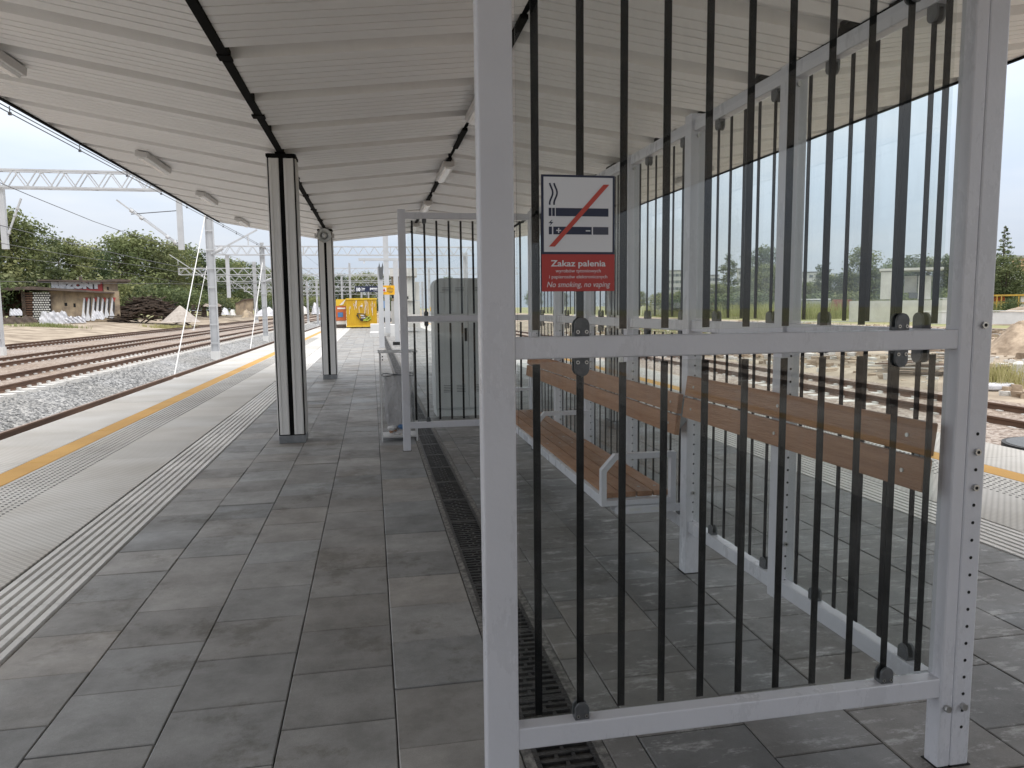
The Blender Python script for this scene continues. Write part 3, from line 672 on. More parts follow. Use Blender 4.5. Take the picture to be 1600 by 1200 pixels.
# ================================================================== BENCH AND BACK RESTS (bolted to the glass wall)
def wallx(y): return 1.75-.014*(y-1.94)
bn = empty('bench', (1.42, 5.5, 0), 'brown plank bench with grey steel armrests along the glass wall', 'bench')
def bp(b, name, m, **k):
    o = b.build(name, m, **k); o.parent = bn; o.matrix_parent_inverse = Matrix.Translation(-bn.location); return o
for i in range(4):
    b = MB(); x = 1.262+i*.098; b.box(x, x+.090, 3.885, 7.33, .418, .448); bp(b, 'seat_plank', M['wood'], bevel=.004)
b = MB(); b.box(1.232, 1.262, 3.88, 7.33, .385, .440); bp(b, 'front_rail', M['steel'], bevel=.003)
for y in (3.86, 5.57, 7.34):
    b = MB(); P_ = [(1.245, y, .40), (1.245, y, .585), (1.315, y, .662), (1.655, y, .662), (1.655, y, .40), (1.245, y, .40)]
    oo = [(1.230, .385), (1.230, .591), (1.309, .677), (1.670, .677), (1.670, .385)]; ii = [(1.260, .415), (1.260, .579), (1.321, .647), (1.640, .647), (1.640, .415)]
    for i in range(5):
        j = (i+1) % 5; vs = [(p[0], y+dy, p[1]) for dy in (-.021, .021) for p in (oo[i], oo[j], ii[j], ii[i])]
        b.add(vs, [(0, 3, 2, 1), (4, 5, 6, 7), (0, 1, 5, 4), (3, 7, 6, 2)])
    bp(b, 'armrest', M['steel'])
    b = MB()
    n = 10; out_ = [(.36+.0, 0)] ; pr = [(1.30+.022-.022*math.cos(a), .362+.022*math.sin(a)) for a in np.linspace(-PI/2, PI/2, 7)]
    pr = [(1.69, .34), (1.69, .384)] + pr[::-1]
    b.prism(pr, (0, y+.03, 0), (1, 0, 0), (0, 0, 1), (0, .006, 0)); b.prism(pr, (0, y-.04, 0), (1, 0, 0), (0, 0, 1), (0, .006, 0))
    b.mi = 1
    for xx in (1.42, 1.55): b.box(xx-.035, xx+.035, y-.0412, y-.0402, .354, .370)
    bp(b, 'bracket', [M['steel'], M['whiteconc']])
bo = MB()
for y in (3.99, 5.44, 5.70, 7.21):
    for i in range(4): bo.tube([(1.262+i*.098+.045, y, .447), (1.262+i*.098+.045, y, .4505)], .008, 8)
bp(bo, 'bolts', M['bolt'])
def backrest(y0, y1, zb, label, tilt, xo, rz=WA):
    t = empty('backrest', (wallx((y0+y1)/2)-xo, (y0+y1)/2, zb), label, 'backrest', 'brown plank back rests on the glass wall', rz=rz)
    T = Matrix.Rotation(tilt, 4, 'Y'); l = (y1-y0)/2
    for k in range(2):
        b = MB(); b.box(-.014, .014, -l, l, k*.116, k*.116+.106, T); b.build('plank', M['wood'], t, bevel=.004)
    for yy in (-l+.06, -l*.02, l-.06):
        b = MB(); b.box(.015, .021, yy-.02, yy+.02, .0, .222, T)
        b.prism([(.02, .0), (xo-.05, .06), (xo-.05, .17), (.02+math.sin(tilt)*.2, .215)], (0, yy-.003, 0), (1, 0, 0), (0, 0, 1), (0, .006, 0)); b.build('bracket', M['plinth'], t)
    b = MB()
    for yy in (-l+.09, -l*.02, l-.09):
        for k in range(2): b.tube([T@Vector((-.014, yy, k*.116+.053)), T@Vector((-.0175, yy, k*.116+.053))], .007, 8)
    b.build('bolts', M['bolt'], t)
    return t
backrest(1.975, 3.645, .905, 'higher brown back rest near the camera, with no seat under it', .12, .078, math.atan(.038))
backrest(3.665, 7.30, .805, 'long lower brown back rest above the bench seat', .10, .13)

# ================================================================== DRAIN
dr = empty('drain_channel', (.597, 0, 0), 'black slotted drain grating running along the platform paving', 'drain grating')
b = MB(); b.box(-.143, -.108, PY0, PY1, -.06, .0005); b.box(.108, .143, PY0, PY1, -.06, .0005); b.build('kerb', M['kerbstone'], dr)
b = MB(); b.box(-.1075, .1075, PY0, PY1, -.08, -.03); b.build('channel', M['hole'], dr)
b = MB(); b.box(-.107, -.090, PY0, PY1, -.028, -.001); b.box(.090, .107, PY0, PY1, -.028, -.001)
y = -1.0
k = 0
while y < 40:
    if k % 14 == 0: b.box(-.090, .090, y-.012, y+.03, -.028, -.0015)
    else: (b.box(-.090, .090, y, y+.017, -.028, -.0025), [b.box(q_-.006, q_+.006, y+.0172, y+.0428, -.028, -.004) for q_ in ((-.03, .03) if k % 2 else (0,))])
    y += .043; k += 1
b.build('grating', M['iron'], dr)

# ================================================================== LITTER BIN
t = empty('litter_bin', (.275, 8.45, 0), 'see-through litter bin with a clear bag and white frame behind the far screen post', 'litter bin')
b = MB()
for sx_ in (-1, 1):
    for sy_ in (-1, 1): b.box(sx_*.195-.008, sx_*.195+.008, sy_*.16-.008, sy_*.16+.008, 0, 1.0)
b.box(-.2, .2, -.165, .165, .045, .06); b.build('frame', M['trim'], t, bevel=.002)
b = MB(); b.box(-.22, .22, -.185, -.13, 1.005, 1.022); b.box(-.22, .22, .13, .185, 1.005, 1.022); b.box(-.22, -.15, -.13, .13, 1.005, 1.022); b.box(.15, .22, -.13, .13, 1.005, 1.022); b.build('lid', M['white'], t, bevel=.004)
b = MB(); b.box(-.187, .187, -.171, -.168, .03, .995); b.box(-.187, .187, .168, .171, .03, .995); b.box(-.206, -.204, -.15, .15, .03, .995); b.box(.204, .206, -.15, .15, .03, .995); b.build('clear_panel', M['plastic'], t)
b = MB()
for z in (.93, .965): b.tube([(-.17, -.172, z), (-.17, -.178, z)], .008, 8)
b.build('bolts', M['hole'], t)
t = tag(None or bpy.data.objects.new('rubbish_bag', None), 'clear plastic rubbish bag hanging inside the litter bin', 'rubbish bag'); COL.objects.link(t); t.location = (.275, 8.45, 0)
b = MB(); V = []; n = 28; zs = np.linspace(.07, .74, 12)
for j, z in enumerate(zs):
    for i in range(n):
        a = 2*PI*i/n; f = .88+.11*math.sin(i*3.1+j*.5)+.07*math.sin(i*5+1+j*.9)+(.12*math.sin(i*2.1+j*2) if j < 3 else 0); fl = min(1, .55+j*.16)
        V.append((.16*f*fl*math.copysign(abs(math.cos(a))**.6, math.cos(a)), .13*f*fl*math.copysign(abs(math.sin(a))**.6, math.sin(a)), z+.012*math.sin(i*2.3)))
b.add(V, [(j*n+i, j*n+(i+1) % n, (j+1)*n+(i+1) % n, (j+1)*n+i) for j in range(len(zs)-1) for i in range(n)])
bagm = bpy.data.materials.new('bag_film'); bagm.use_nodes = True; q = bagm.node_tree; q.nodes.clear(); oo = q.nodes.new('ShaderNodeOutputMaterial'); m1 = q.nodes.new('ShaderNodeMixShader'); a1 = q.nodes.new('ShaderNodeBsdfTransparent'); a2 = q.nodes.new('ShaderNodeBsdfDiffuse'); a3 = q.nodes.new('ShaderNodeBsdfGlossy'); m2 = q.nodes.new('ShaderNodeMixShader'); a3.inputs['Roughness'].default_value = .22
bn_ = q.nodes.new('ShaderNodeTexNoise'); bn_.inputs['Scale'].default_value = 14; bb_ = q.nodes.new('ShaderNodeBump'); bb_.inputs['Distance'].default_value = .05; q.links.new(bn_.outputs[0], bb_.inputs['Height']); q.links.new(bb_.outputs[0], a2.inputs['Normal']); q.links.new(bb_.outputs[0], a3.inputs['Normal'])
a2.inputs[0].default_value = (.8, .8, .82, 1); m1.inputs[0].default_value = .42; m2.inputs[0].default_value = .10
q.links.new(a1.outputs[0], m1.inputs[1]); q.links.new(a2.outputs[0], m1.inputs[2]); q.links.new(m1.outputs[0], m2.inputs[1]); q.links.new(a3.outputs[0], m2.inputs[2]); q.links.new(m2.outputs[0], oo.inputs[0])
b.build('bag_film', bagm, t, smooth=True)
b = MB(); b.tube([(.165*math.cos(a)*1.1, .14*math.sin(a)*1.05, .745+.01*math.sin(a*3)) for a in np.linspace(0, 2*PI, 22)], .006, 6, False); b.build('tie_band', M['clamp'], t)
for i, (m, lb) in enumerate((('wood', 'brown crumpled wrapper at the bottom of the clear bag'), ('blue', 'small blue scrap at the bottom of the clear bag'), ('white', 'white paper scrap at the bottom of the clear bag'), ('signyellow', 'yellowish scrap at the bottom of the clear bag'))):
    b = MB(); V = []
    for j in range(5):
        for k in range(8):
            a = k*PI/4; r_ = (.05+.018*random.random())*math.sin((j+.5)/5*PI); V.append((r_*math.cos(a)*1.3, r_*math.sin(a), .028*math.cos((j+.5)/5*PI)+random.uniform(-.008, .008)))
    b.add(V, [(j*8+k, j*8+(k+1) % 8, (j+1)*8+(k+1) % 8, (j+1)*8+k) for j in range(4) for k in range(8)]+[tuple(range(8)), tuple(range(39, 31, -1))])
    o = b.build('litter', M[m]); o.location = (.275+(-.05, .04, -.08, .07)[i], 8.43+(.0, -.05, -.05, -.02)[i], .115+(.0, .035, .03, .03)[i]); o.rotation_euler = (0, -.4 if i == 0 else .3, i*.9); tag(o, lb, 'litter')

# ================================================================== EQUIPMENT CABINET
t = empty('equipment_cabinet', (1.30, 10.32, 0), 'tall grey two-door equipment cabinet behind the farther glass screen', 'cabinet')
b = MB(); pr = [(-.46, .1), (.46, .1)] + [(.36+.1*math.cos(a), 1.80+.1*math.sin(a)) for a in np.linspace(0, PI/2, 6)] + [(-.36-.1*math.cos(a), 1.80+.1*math.sin(a)) for a in np.linspace(PI/2, 0, 6)]
b.prism(pr, (0, -.26, 0), (1, 0, 0), (0, 0, 1), (0, .56, 0)); b.build('body', M['cabinet'], t, bevel=.004)
b = MB(); b.box(-.45, .45, -.25, .29, 0, .098); b.build('plinth', M['cabinet'], t)
for s in (-1, 1):
    b = MB(); a, c = (-.45, -.004) if s < 0 else (.004, .45); b.box(a, c, -.272, -.262, .12, 1.70); b.box(a, c, -.272, -.262, 1.71, 1.79)
    d = b.build('door', M['cabinet'], t, bevel=.002)
    b = MB()
    for r0, cnt in ((1.805, 3), (.34, 5)):
        for k in range(cnt):
            for q_ in (.10, .28): b.box((a if s < 0 else a)+q_, (a if s < 0 else a)+q_+.12, -.2745, -.2722, r0+k*.022 if r0 < 1 else 1.725+k*.02, (r0+k*.022 if r0 < 1 else 1.725+k*.02)+.007)
    b.build('vents', M['clamp'], d)
b = MB(); b.box(-.05, -.02, -.285, -.273, 1.04, 1.22); b.box(-.047, -.023, -.292, -.2855, 1.10, 1.21); b.build('handle', M['hole'], t)

# ================================================================== FAR SETTING
def pt(px, py, D): return CP + (CF + CR*((px-800)/FPX) - CU*((py-600)/FPX))*D
LX = Vector((math.cos(YAW), -math.sin(YAW), 0)); LY = Vector((math.sin(YAW), math.cos(YAW), 0))
class Frame:                       # a local frame across the sight line, metres from survey pixels at depth D
    def __init__(s, px, D):
        s.D = D; p = pt(px, 480, D); s.o = Vector((p.x, p.y, 0)); s.n = Vector((p.x, p.y, 0)).normalized(); s.lx = Vector((s.n.y, -s.n.x, 0)); s.rz = math.atan2(s.lx.y, s.lx.x)
    def l(s, px, py):
        d = pt(px, py, 1) - CP; p = CP + d*(s.n.dot(s.o-CP)/s.n.dot(d)) - s.o; return (p.dot(s.lx), p.z)
    def x(s, px, py=480): return s.l(px, py)[0]
    def z(s, px, py): return s.l(px, py)[1]
    def empty(s, name, label, cat, group=None): return empty(name, s.o, label, cat, group, s.rz)
    def rect(s, b, x0, y0, x1, y1, d0, d1):
        a = s.l(x0, y1); c = s.l(x1, y0); b.box(a[0], c[0], d0, d1, a[1], c[1])
    def poly(s, b, pts, d0, d1): b.prism([s.l(*p) for p in pts], (0, d0, 0), (1, 0, 0), (0, 0, 1), (0, d1-d0, 0))

# ---- masts and gantries
def mast(x, y, h, label, w=.30, z0=None, name='catenary_mast', group=None, arms=(), top=False):
    z0 = hgt(x)-.02 if z0 is None else z0
    t = empty(name, (x, y, z0), label, 'mast', group)
    b = MB(); w2 = w/2
    for s in (-1, 1):
        b.box(min(s*w2, s*(w2-.02)), max(s*w2, s*(w2-.02)), -w*.36, w*.36, .4, h)
    b.box(-w2+.02, w2-.02, -.01, .01, .4, h)
    k = .8
    while k < h-.3: b.box(-w2+.02, w2-.02, -w*.36, -w*.36+.012, k, k+.07); k += .9
    b.build('shaft', M['mast'], t)
    b = MB(); b.box(-w*.58, w*.58, -w*.5, w*.5, -.3, .42); b.build('footing', M['whiteconc'], t)
    if top:
        b = MB(); b.tube([(0, 0, h), (0, 0, h+.12)], [.17, .17], 10); b.tube([(0, 0, h+.12), (0, 0, h+.35)], [.10, .16], 10); b.build('mast_top', M['mast'], t)
    for (ax, az, bx, bz) in arms:
        b = MB(); b.bar((0, 0, az), (bx, 0, bz), .07); ln = math.hypot(bx, bz-az); u = Vector((bx, 0, bz-az))/ln
        for q in (.06, .14, .22): p = Vector((0, 0, az))+u*ln*q; b.tube([p-u*.1, p+u*.1], .09, 8)
        p = Vector((0, 0, az))+u*ln*.8; b.bar(p, p+Vector((0, 0, -.5)), .05)
        b.build('cantilever', M['mast'], t)
    return t
def gantry(y, x0, x1, z0, z1, label, x0m=None, cell=.72, w=.07, group='lattice gantries over the tracks'):
    t = empty('lattice_gantry', ((x0+x1)/2, y, z0), label, 'gantry', group); L_ = (x1-x0)/2; h = z1-z0
    b = MB()
    for dy in (-.25, .25):
        for z in (0, h): b.box(-L_, L_, dy-w/2, dy+w/2, z-w/2, z+w/2)
    b.build('chords', M['mast'], t)
    b = MB(); n = int(2*L_/cell)
    for dy in (-.25, .25):
        for i in range(n):
            xa = -L_+i*2*L_/n; xb = -L_+(i+1)*2*L_/n; xm = (xa+xb)/2
            b.bar((xa, dy, 0), (xm, dy, h), w*.6); b.bar((xm, dy, h), (xb, dy, 0), w*.6)
            if i % 8 == 0: b.bar((xa, dy, 0), (xa, dy, h), w*.8)
    for i in range(0, n, 2):
        xa = -L_+i*2*L_/n; b.bar((xa, -.25, 0), (xa+cell, .25, 0), w*.5); b.bar((xa, -.25, h), (xa+cell, .25, h), w*.5)
    b.build('lattice', M['mast'], t); return t
def droppost(x, y, z0, z1, label, arms=()):
    t = empty('drop_post', (x, y, z0), label, 'drop post', 'posts hanging from the gantries')
    b = MB(); b.box(-.12, .12, -.1, .1, 0, z1-z0); b.build('post', M['mast'], t)
    for (az, bx, bz) in arms:
        b = MB(); b.bar((0, 0, az), (bx, 0, bz), .07); u = Vector((bx, 0, bz-az)); b.bar((0, .1, az+.06), (bx*.8, .1, (az+(bz-az)*.8)+.1), .04)
        for q in (.08, .2, .6, .75): b.tube([Vector((0, 0, az))+u*q, Vector((0, 0, az))+u*(q+.04)], .085, 8)
        b.build('cantilever', M['mast'], t)
    return t
def guy(x0, y0, x1, y1, z1, label, w=.032):
    z0 = hgt(x0); t = empty('guy_rod', (x0, y0, z0), label, 'guy rod', 'inclined guy rods of the masts')
    b = MB(); b.bar((0, 0, 0), (x1-x0, y1-y0, z1-z0), w); b.build('rod', M['whiteconc'], t)
    b = MB(); b.box(-.12, .12, -.12, .12, -.2, .1); b.build('anchor_block', M['whiteconc'], t)

mast(-7.55, 38, 7.7, 'thick pale mast nearest the left platform, standing in the grey ballast', .36, arms=((0, 5.1, 2.2, 6.3),))
mast(-17.05, 38, 6.6, 'pale mast cut by the left picture edge, carrying the near gantry', .36)
bpy.data.objects[-1 if False else 0]
gantry(38, -17.3, -7.3, 7.18, 7.95, 'nearest lattice gantry, across the upper left sky', cell=.95, w=.075)
droppost(-8.85, 38, 4.4, 7.15, 'drop post of the nearest gantry with a long slanting cantilever', arms=((.12, -2.75, 2.3),))
droppost(-16.45, 38, 4.4, 7.15, 'drop post at the left end of the nearest gantry', arms=((.3, .8, 2.3),))
b = MB(); b.bar((-11.0, 38, 6.05), (-8.85, 38, 6.25), .035)
tag(b.build('stay_wire', M['wire']), 'thin stay from the slanting cantilever to its drop post', 'wire')
guy(-6.95, 27.6, -7.5, 37.6, 6.5, 'long white guy rod running down to the ballast before the nearest mast')
mast(-17.6, 88, 9.0, 'slim mast behind the nearest thick mast, with a short slanting arm', .42, arms=((0, 5.2, -4.2, 8.2),))
guy(-17.7, 79, -17.6, 87.7, 7.6, 'white guy rod with a block foot between the two left masts', .05)
mast(-7.75, 57, 6.9, 'mast with a round top just left of the first column', .34, top=True, arms=((0, 4.4, 2.2, 5.3),))
guy(-7.2, 46, -7.7, 56.6, 4.9, 'white guy rod of the mast with the round top', .04)
mast(-17.3, 118, 9.3, 'thin mast left of the round topped one, farther off', .5, arms=((0, 4.0, -4.2, 7.0),))
gantry(57, -11.2, 7.95, 5.50, 6.12, 'long lattice gantry seen behind the far glass screen', cell=.78, w=.06)
mast(7.2, 57, 6.6, 'mast at the right end of the long gantry, behind the far glass screen', .22)
droppost(-10.2, 57, 2.4, 5.5, 'drop post with insulators beside the mast with the round top')
for y, x0, x1, z0, z1, lb in ((80, -19, 16, 5.1, 5.75, 'second gantry beyond the long one, thinner and lower in the view'), (104, -20, 6, 5.3, 6.0, 'third gantry row over the yellow container'),
                          (122, -22, 9, 4.9, 5.7, 'fourth gantry row over the yellow container, against the trees'), (150, -24, 13, 5.0, 5.9, 'fifth gantry row, low over the yellow container'), (195, -28, 20, 5.2, 6.3, 'farthest and lowest gantry row over the yellow container')):
    gantry(y, x0, x1, z0, z1, lb, cell=1.1 if y < 130 else 1.8, w=.055 if y < 130 else .08)
for i, (px, D, ytop, ybase, lb) in enumerate((
        (549, 90, 411, 508, 'pale mast rising behind the yellow container'), (536, 118, 432, 505, 'thin mast left of the platform number sign'), (497, 100, 438, 508, 'thin mast just left of the second column'),
        (473, 90, 441, 512, 'tall lattice-side mast between the two columns'), (482, 104, 440, 505, 'very thin mast close to the second column'), (522, 140, 450, 500, 'short thin mast left of the yellow container'),
        (566, 122, 447, 500, 'thin mast right behind the platform number sign'), (577, 150, 452, 500, 'thin far mast under the right end of the platform number sign'),
        (672, 75, 418, 508, 'mast seen through the far screen above the walkway'), (690, 90, 447, 500, 'far mast through the far screen, left of the cabinet'),
        (730, 62, 395, 495, 'thin mast behind the cabinet top'), (661, 110, 440, 505, 'thin white mast right of the tower, through the far screen'))):
    a = pt(px, ybase, D); c = pt(px, ytop, D); mast(a.x, a.y, c.z-hgt(a.x), lb, .13+D*.0013, group='masts of the far yard')

# ---- overhead wires
def wire(pts, r, label, name='overhead_wire', grp='overhead wires'):
    b = MB(); b.tube(pts, r, 5); return tag(b.build(name, M['wire']), label, 'wire', grp)
for x, z, lb in ((-6.0, 4.98, 'upper contact wire of the track beside the left platform'), (-6.0, 4.905, 'lower contact wire of the track beside the left platform'), (-6.0, 6.3, 'carrying wire above the track beside the left platform')):
    wire([(x, y, z+.0045*(y-14)) for y in range(-10, 110, 10)], .011, lb)
t = empty('wire_droppers', (-6, 20, 5), 'small hangers on the contact wires of the left platform track', 'droppers')
b = MB()
for y in np.arange(2, 60, 3.1): z = 4.9+.0045*(y-14); b.bar((0, y-20, z-5), (0, y-20, z-5+.12), .014); b.box(-.025, .025, y-20.02, y-19.98, z-5.03, z-5+.02)
b.build('hangers', M['wire'], t)
for x, z, lb in ((-10, 3.9, 'contact wire over the track with pale sleepers'), (-10, 5.1, 'carrying wire over the track with pale sleepers'), (-14.2, 4.3, 'contact wire over the middle track of the yard'), (-19.9, 4.6, 'contact wire over the farthest track')):
    wire([(x, y, z+.35*math.cos((y-10)/50*2*PI)*(.3 if z < 4.7 else 1)) for y in range(-10, 200, 5)], .012, lb)
wire([(-30, 44, 3.6), (-26, 48, 3.45), (-20, 55, 3.45), (-14, 66, 3.7), (-8, 80, 4.2)], .018, 'wire sagging across the trees from the left picture edge')

# ---- graffiti shed and yard
fr = Frame(93, 86)
t = fr.empty('graffiti_shed', 'low peeling shed with white graffiti and a flat sagging felt roof', 'shed')
b = MB(); fr.rect(b, 80, 455, 186, 510, 0, 3); b.build('wall', M['render'], t)
b = MB(); fr.rect(b, 80, 440, 162, 456, .8, 5); b.build('gable_wall', M['felt'], t); b = MB(); fr.rect(b, 162.5, 440, 184, 458, .6, 5); b.build('upper_wall', M['render'], t)
b = MB(); fr.poly(b, [(-30, 451), (52, 448), (80, 450), (178, 457), (178, 459), (80, 454), (52, 453), (-30, 456)], -1.4, 5); b.build('lower_roof', M['felt'], t)
b = MB(); fr.poly(b, [(58, 437), (150, 438), (180, 436), (204, 437), (204, 440), (180, 440), (150, 441), (58, 439)], -.3, 6); fr.rect(b, 124, 431, 129, 438, 2, 2.6); b.build('upper_roof', M['felt'], t)
b = MB(); fr.rect(b, 82, 441, 160, 455, .62, .66); b.build('painted_panel', M['sprayred'], t)
T = Matrix.Translation((fr.x(83), .60, fr.z(83, 449.6)))@Matrix.Rotation(PI/2, 4, 'X'); wd = fr.x(160)-fr.x(83)
text('graffiti_letters', 'REZONT', .92, Matrix.Translation((0, -.03, 0))@T, M['spraywhite'], t, bold=.09, width=wd, ext=.004)
text('graffiti_letters', 'REZONT', .92, T, M['sprayblack'], t, bold=.14, width=wd*1.01, ext=.004)
b = MB(); fr.rect(b, 168, 448, 170, 453, .57, .6); fr.rect(b, 101, 473, 105, 478, -.03, 0); fr.rect(b, 115, 474, 118, 480, -.03, 0); b.build('window', M['hole'], t)
b = MB(); gx = [129, 136, 144, 151, 158, 165, 173, 180]
r_ = random.Random(5)
b.mi = 0; fr.poly(b, [(128, 466), (185, 463), (187, 500), (160, 502), (128, 500)], -.03, 0)
letters = MB()
for i, x in enumerate(gx[:-1]):
    t0, b0 = 464+r_.uniform(-1, 2), 499+r_.uniform(-4, 2)
    fr.poly(letters, [(x-2, b0), (x+1.5, t0), (x+4.2, t0+2), (x+2.5, b0-12), (x+6, b0-2), (x+3, b0+1)], -.06-.004*i, -.035-.004*i)
letters.build('graffiti_letters', M['spraywhite'], t)
out2 = MB()
for i, x in enumerate(gx[:-1]): fr.poly(out2, [(x+4, 467), (x+5.8, 464), (x+6.4, 480), (x+4.8, 497), (x+3.6, 482)], -.058-.004*i, -.033-.004*i)
out2.build('graffiti_shadows', M['sprayblack'], t)
o3 = MB()
for x in (133, 147, 161, 176): fr.poly(o3, [(x, 465), (x+5, 465), (x+2.5, 472)], -.099, -.094)
o3.build('graffiti_accents', M['sprayred'], t)
b.build('graffiti_field', M['render'], t)
# open lean-to posts
b = MB()
for px in (37, 3): fr.rect(b, px, 452, px+1.6, 505, -1, -.7)
b.build('post', M['rottimber'], t)

def heap(name, fr, pts_fn, n, m, label, cat, seed=1, ln=(1.5, 2.6), th=(.14, .26), kind='stuff'):
    r = random.Random(seed); t = fr.empty(name, label, cat); b = MB()
    for i in range(n):
        x, y, z, a, p = pts_fn(r); l = r.uniform(*ln)/2; w_ = r.uniform(*th)
        T = Matrix.Translation((x, y, z))@Matrix.Rotation(a, 4, 'Z')@Matrix.Rotation(p, 4, 'Y'); b.box(-l, l, -w_/2, w_/2, -w_*.3, w_*.3, T)
    o = b.build('timbers', m, t); o['kind'] = kind; return t
f2 = Frame(232, 92)
def hp(r):
    u = r.uniform(-1, 1); d = r.uniform(-1, 1); H = 3.3*max(0, 1-abs(u)**2.2)*(1-.45*abs(d)); return (u*3.9, d*2.2, .1+H*r.random()**.35, r.gauss(0, .5), r.gauss(0, .22))
heap('timber_heap', f2, hp, 420, M['rottimber'], 'big heap of dark old timbers right of the graffiti shed', 'timber heap')
def mound(name, fr, x0, x1, ytop, ybase, m, label, cat, depth=3, seed=1, rough=.12, skew=0, n=26, sharp=1.2, kind=None):
    t = fr; a = fr.x(x0); c = fr.x(x1); H = fr.z((x0+x1)/2, ytop); z0 = fr.z((x0+x1)/2, ybase)-.25; r = np.random.default_rng(seed)
    V = []; F = []; N_ = n; ph = r.uniform(0, 6, 8)
    for j in range(N_+1):
        for i in range(N_+1):
            u = i/N_*2-1; v = j/N_*2-1; q = min(1, math.hypot(u-skew*(1-abs(v)), v)); h = (1-q)**(1/sharp) if sharp < 1 else (1-q**sharp)
            wob = sum(math.sin((k+1.3)*2.1*u+ph[k])*math.cos((k+1.1)*1.9*v+ph[k+4]) for k in range(4))*.25
            V.append(((a+c)/2+u*(c-a)/2, v*depth, z0+max(0, h)*(H-z0)*(1+rough*wob)+r.normal()*.011*rough*8*h))
    F = [(j*(N_+1)+i, j*(N_+1)+i+1, (j+1)*(N_+1)+i+1, (j+1)*(N_+1)+i) for j in range(N_) for i in range(N_)]
    o = np_mesh(name, np.array(V), np.array(F), m); o.data.polygons.foreach_set('use_smooth', [True]*len(F)); o.location = fr.o; o.rotation_euler = (0, 0, fr.rz)
    return tag(o, label, cat, kind=kind)
mound('gravel_heap', Frame(280, 88), 250, 312, 477, 500, M['gravelheap'], 'conical pile of pinkish gravel beside the dark timber heap', 'gravel heap', 2.2, 3, .03, sharp=1.05)
# stacks by the shed
f3 = Frame(65, 84.5)
for k, (x0, x1, lb, m1_, m2_) in enumerate(((39, 51, 'tall stack of dark brown sleepers left of the graffiti shed', 'rust', 'rottimber'), (51, 79, 'tall stack of pale sleepers with black gaps, against the graffiti shed', 'sleeper', 'sprayblack'))):
    t = f3.empty('sleeper_stack', lb, 'sleeper stack'); b = MB(); g = MB(); n = 13; ya, yb = 457, 504
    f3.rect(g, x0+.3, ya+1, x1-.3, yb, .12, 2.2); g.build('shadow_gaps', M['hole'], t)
    for i in range(n):
        yy = ya+(yb-ya)*i/n
        if k == 0: f3.rect(b, x0, yy, x1, yy+2.3, random.uniform(-.05, .1), 2.3)
        else:
            for j in range(7):
                xx = x0+(x1-x0)*(j+.5*(i % 2))/7.3; f3.rect(b, xx, yy, xx+2.7, yy+2.2, random.uniform(-.05, .08), 2.3)
    b.build('sleepers', M[m1_], t)
def tarp(px0, px1, py0, py1, D, m, label, name='tarpaulin', depth=1.0, seed=2, amp=.12):
    fr = Frame((px0+px1)/2, D); r = np.random.default_rng(seed); n, k = 22, 12; V = []
    ph = r.uniform(0, 6, 6)
    for side in (0, 1):
        for j in range(k+1):
            for i in range(n+1):
                x = fr.x(px0+(px1-px0)*i/n); hh_ = fr.z(px0, py0)-fr.z(px0, py1); zt = fr.z(px0, py0)-hh_*(.16*abs(math.sin(i*.45+ph[0]))+.10*math.sin(i*1.1+ph[3])**2+.35*max(0, abs(i/n*2-1)-.8)*5)*(0 if depth < .5 else 1); zb = fr.z(px0, py1); z = zb+(zt-zb)*j/k
                y = side*depth*(.6 if j == k else 1) - (0 if side else 1)*(.35*(1-j/k)+amp*math.sin(i*1.3+ph[1]+j*.4)*math.cos(j*.5+ph[2]))
                V.append((x, y, z))
    m_ = (n+1)*(k+1); F = [(j*(n+1)+i, j*(n+1)+i+1, (j+1)*(n+1)+i+1, (j+1)*(n+1)+i) for j in range(k) for i in range(n)]
    F += [tuple(m_+q for q in f[::-1]) for f in F]
    F += [(k*(n+1)+i, k*(n+1)+i+1, m_+k*(n+1)+i+1, m_+k*(n+1)+i) for i in range(n)]
    F += [(j*(n+1), (j+1)*(n+1), m_+(j+1)*(n+1), m_+j*(n+1)) for j in range(k)] + [(j*(n+1)+n, m_+j*(n+1)+n, m_+(j+1)*(n+1)+n, (j+1)*(n+1)+n) for j in range(k)]
    o = np_mesh(name, np.array(V), np.array(F), m); o.location = fr.o; o.rotation_euler = (0, 0, fr.rz); return tag(o, label, 'tarpaulin')
tarp(-14, 36, 457, 494, 85, M['tarpbrown'], 'hanging brown tarpaulin at the left end of the shed', depth=.3)
tarp(60, 107, 484, 507, 80, M['tarpwhite'], 'large white sheeted bundle in front of the graffiti shed')
tarp(100, 133, 493, 505, 79.5, M['tarpwhite'], 'low ragged white bundle right of the large sheeted one', seed=6, amp=.2)
tarp(14, 34, 481, 493, 81, M['tarpwhite'], 'white tank wrapped in sheet at the left picture edge', seed=8, amp=.05)
tarp(-10, 58, 492, 513, 79, M['felt'], 'low dark grey sheeted row at the left picture edge', seed=9, amp=.08)
tarp(143, 160, 484, 498, 79, M['tarpwhite'], 'small pale round bundle under the graffiti wall', seed=11, amp=.05)
f4 = Frame(325, 96)
t = f4.empty('sleeper_stack', 'dark stacks of timber behind the nearest thick mast', 'timber stack', None)
b = MB()
for j, x in enumerate((299, 308, 316, 326, 333, 340)):
    for i in range(6): f4.rect(b, x, 476+i*3.1, x+random.uniform(5, 7.5), 478.5+i*3.1, random.uniform(-.3, .1), 2)
b.build('timbers', M['rottimber'], t)
tarp(318, 346, 474, 479, 95, M['plankgrey'], 'pale boards laid on top of the dark timber stacks', depth=1.8, seed=21)
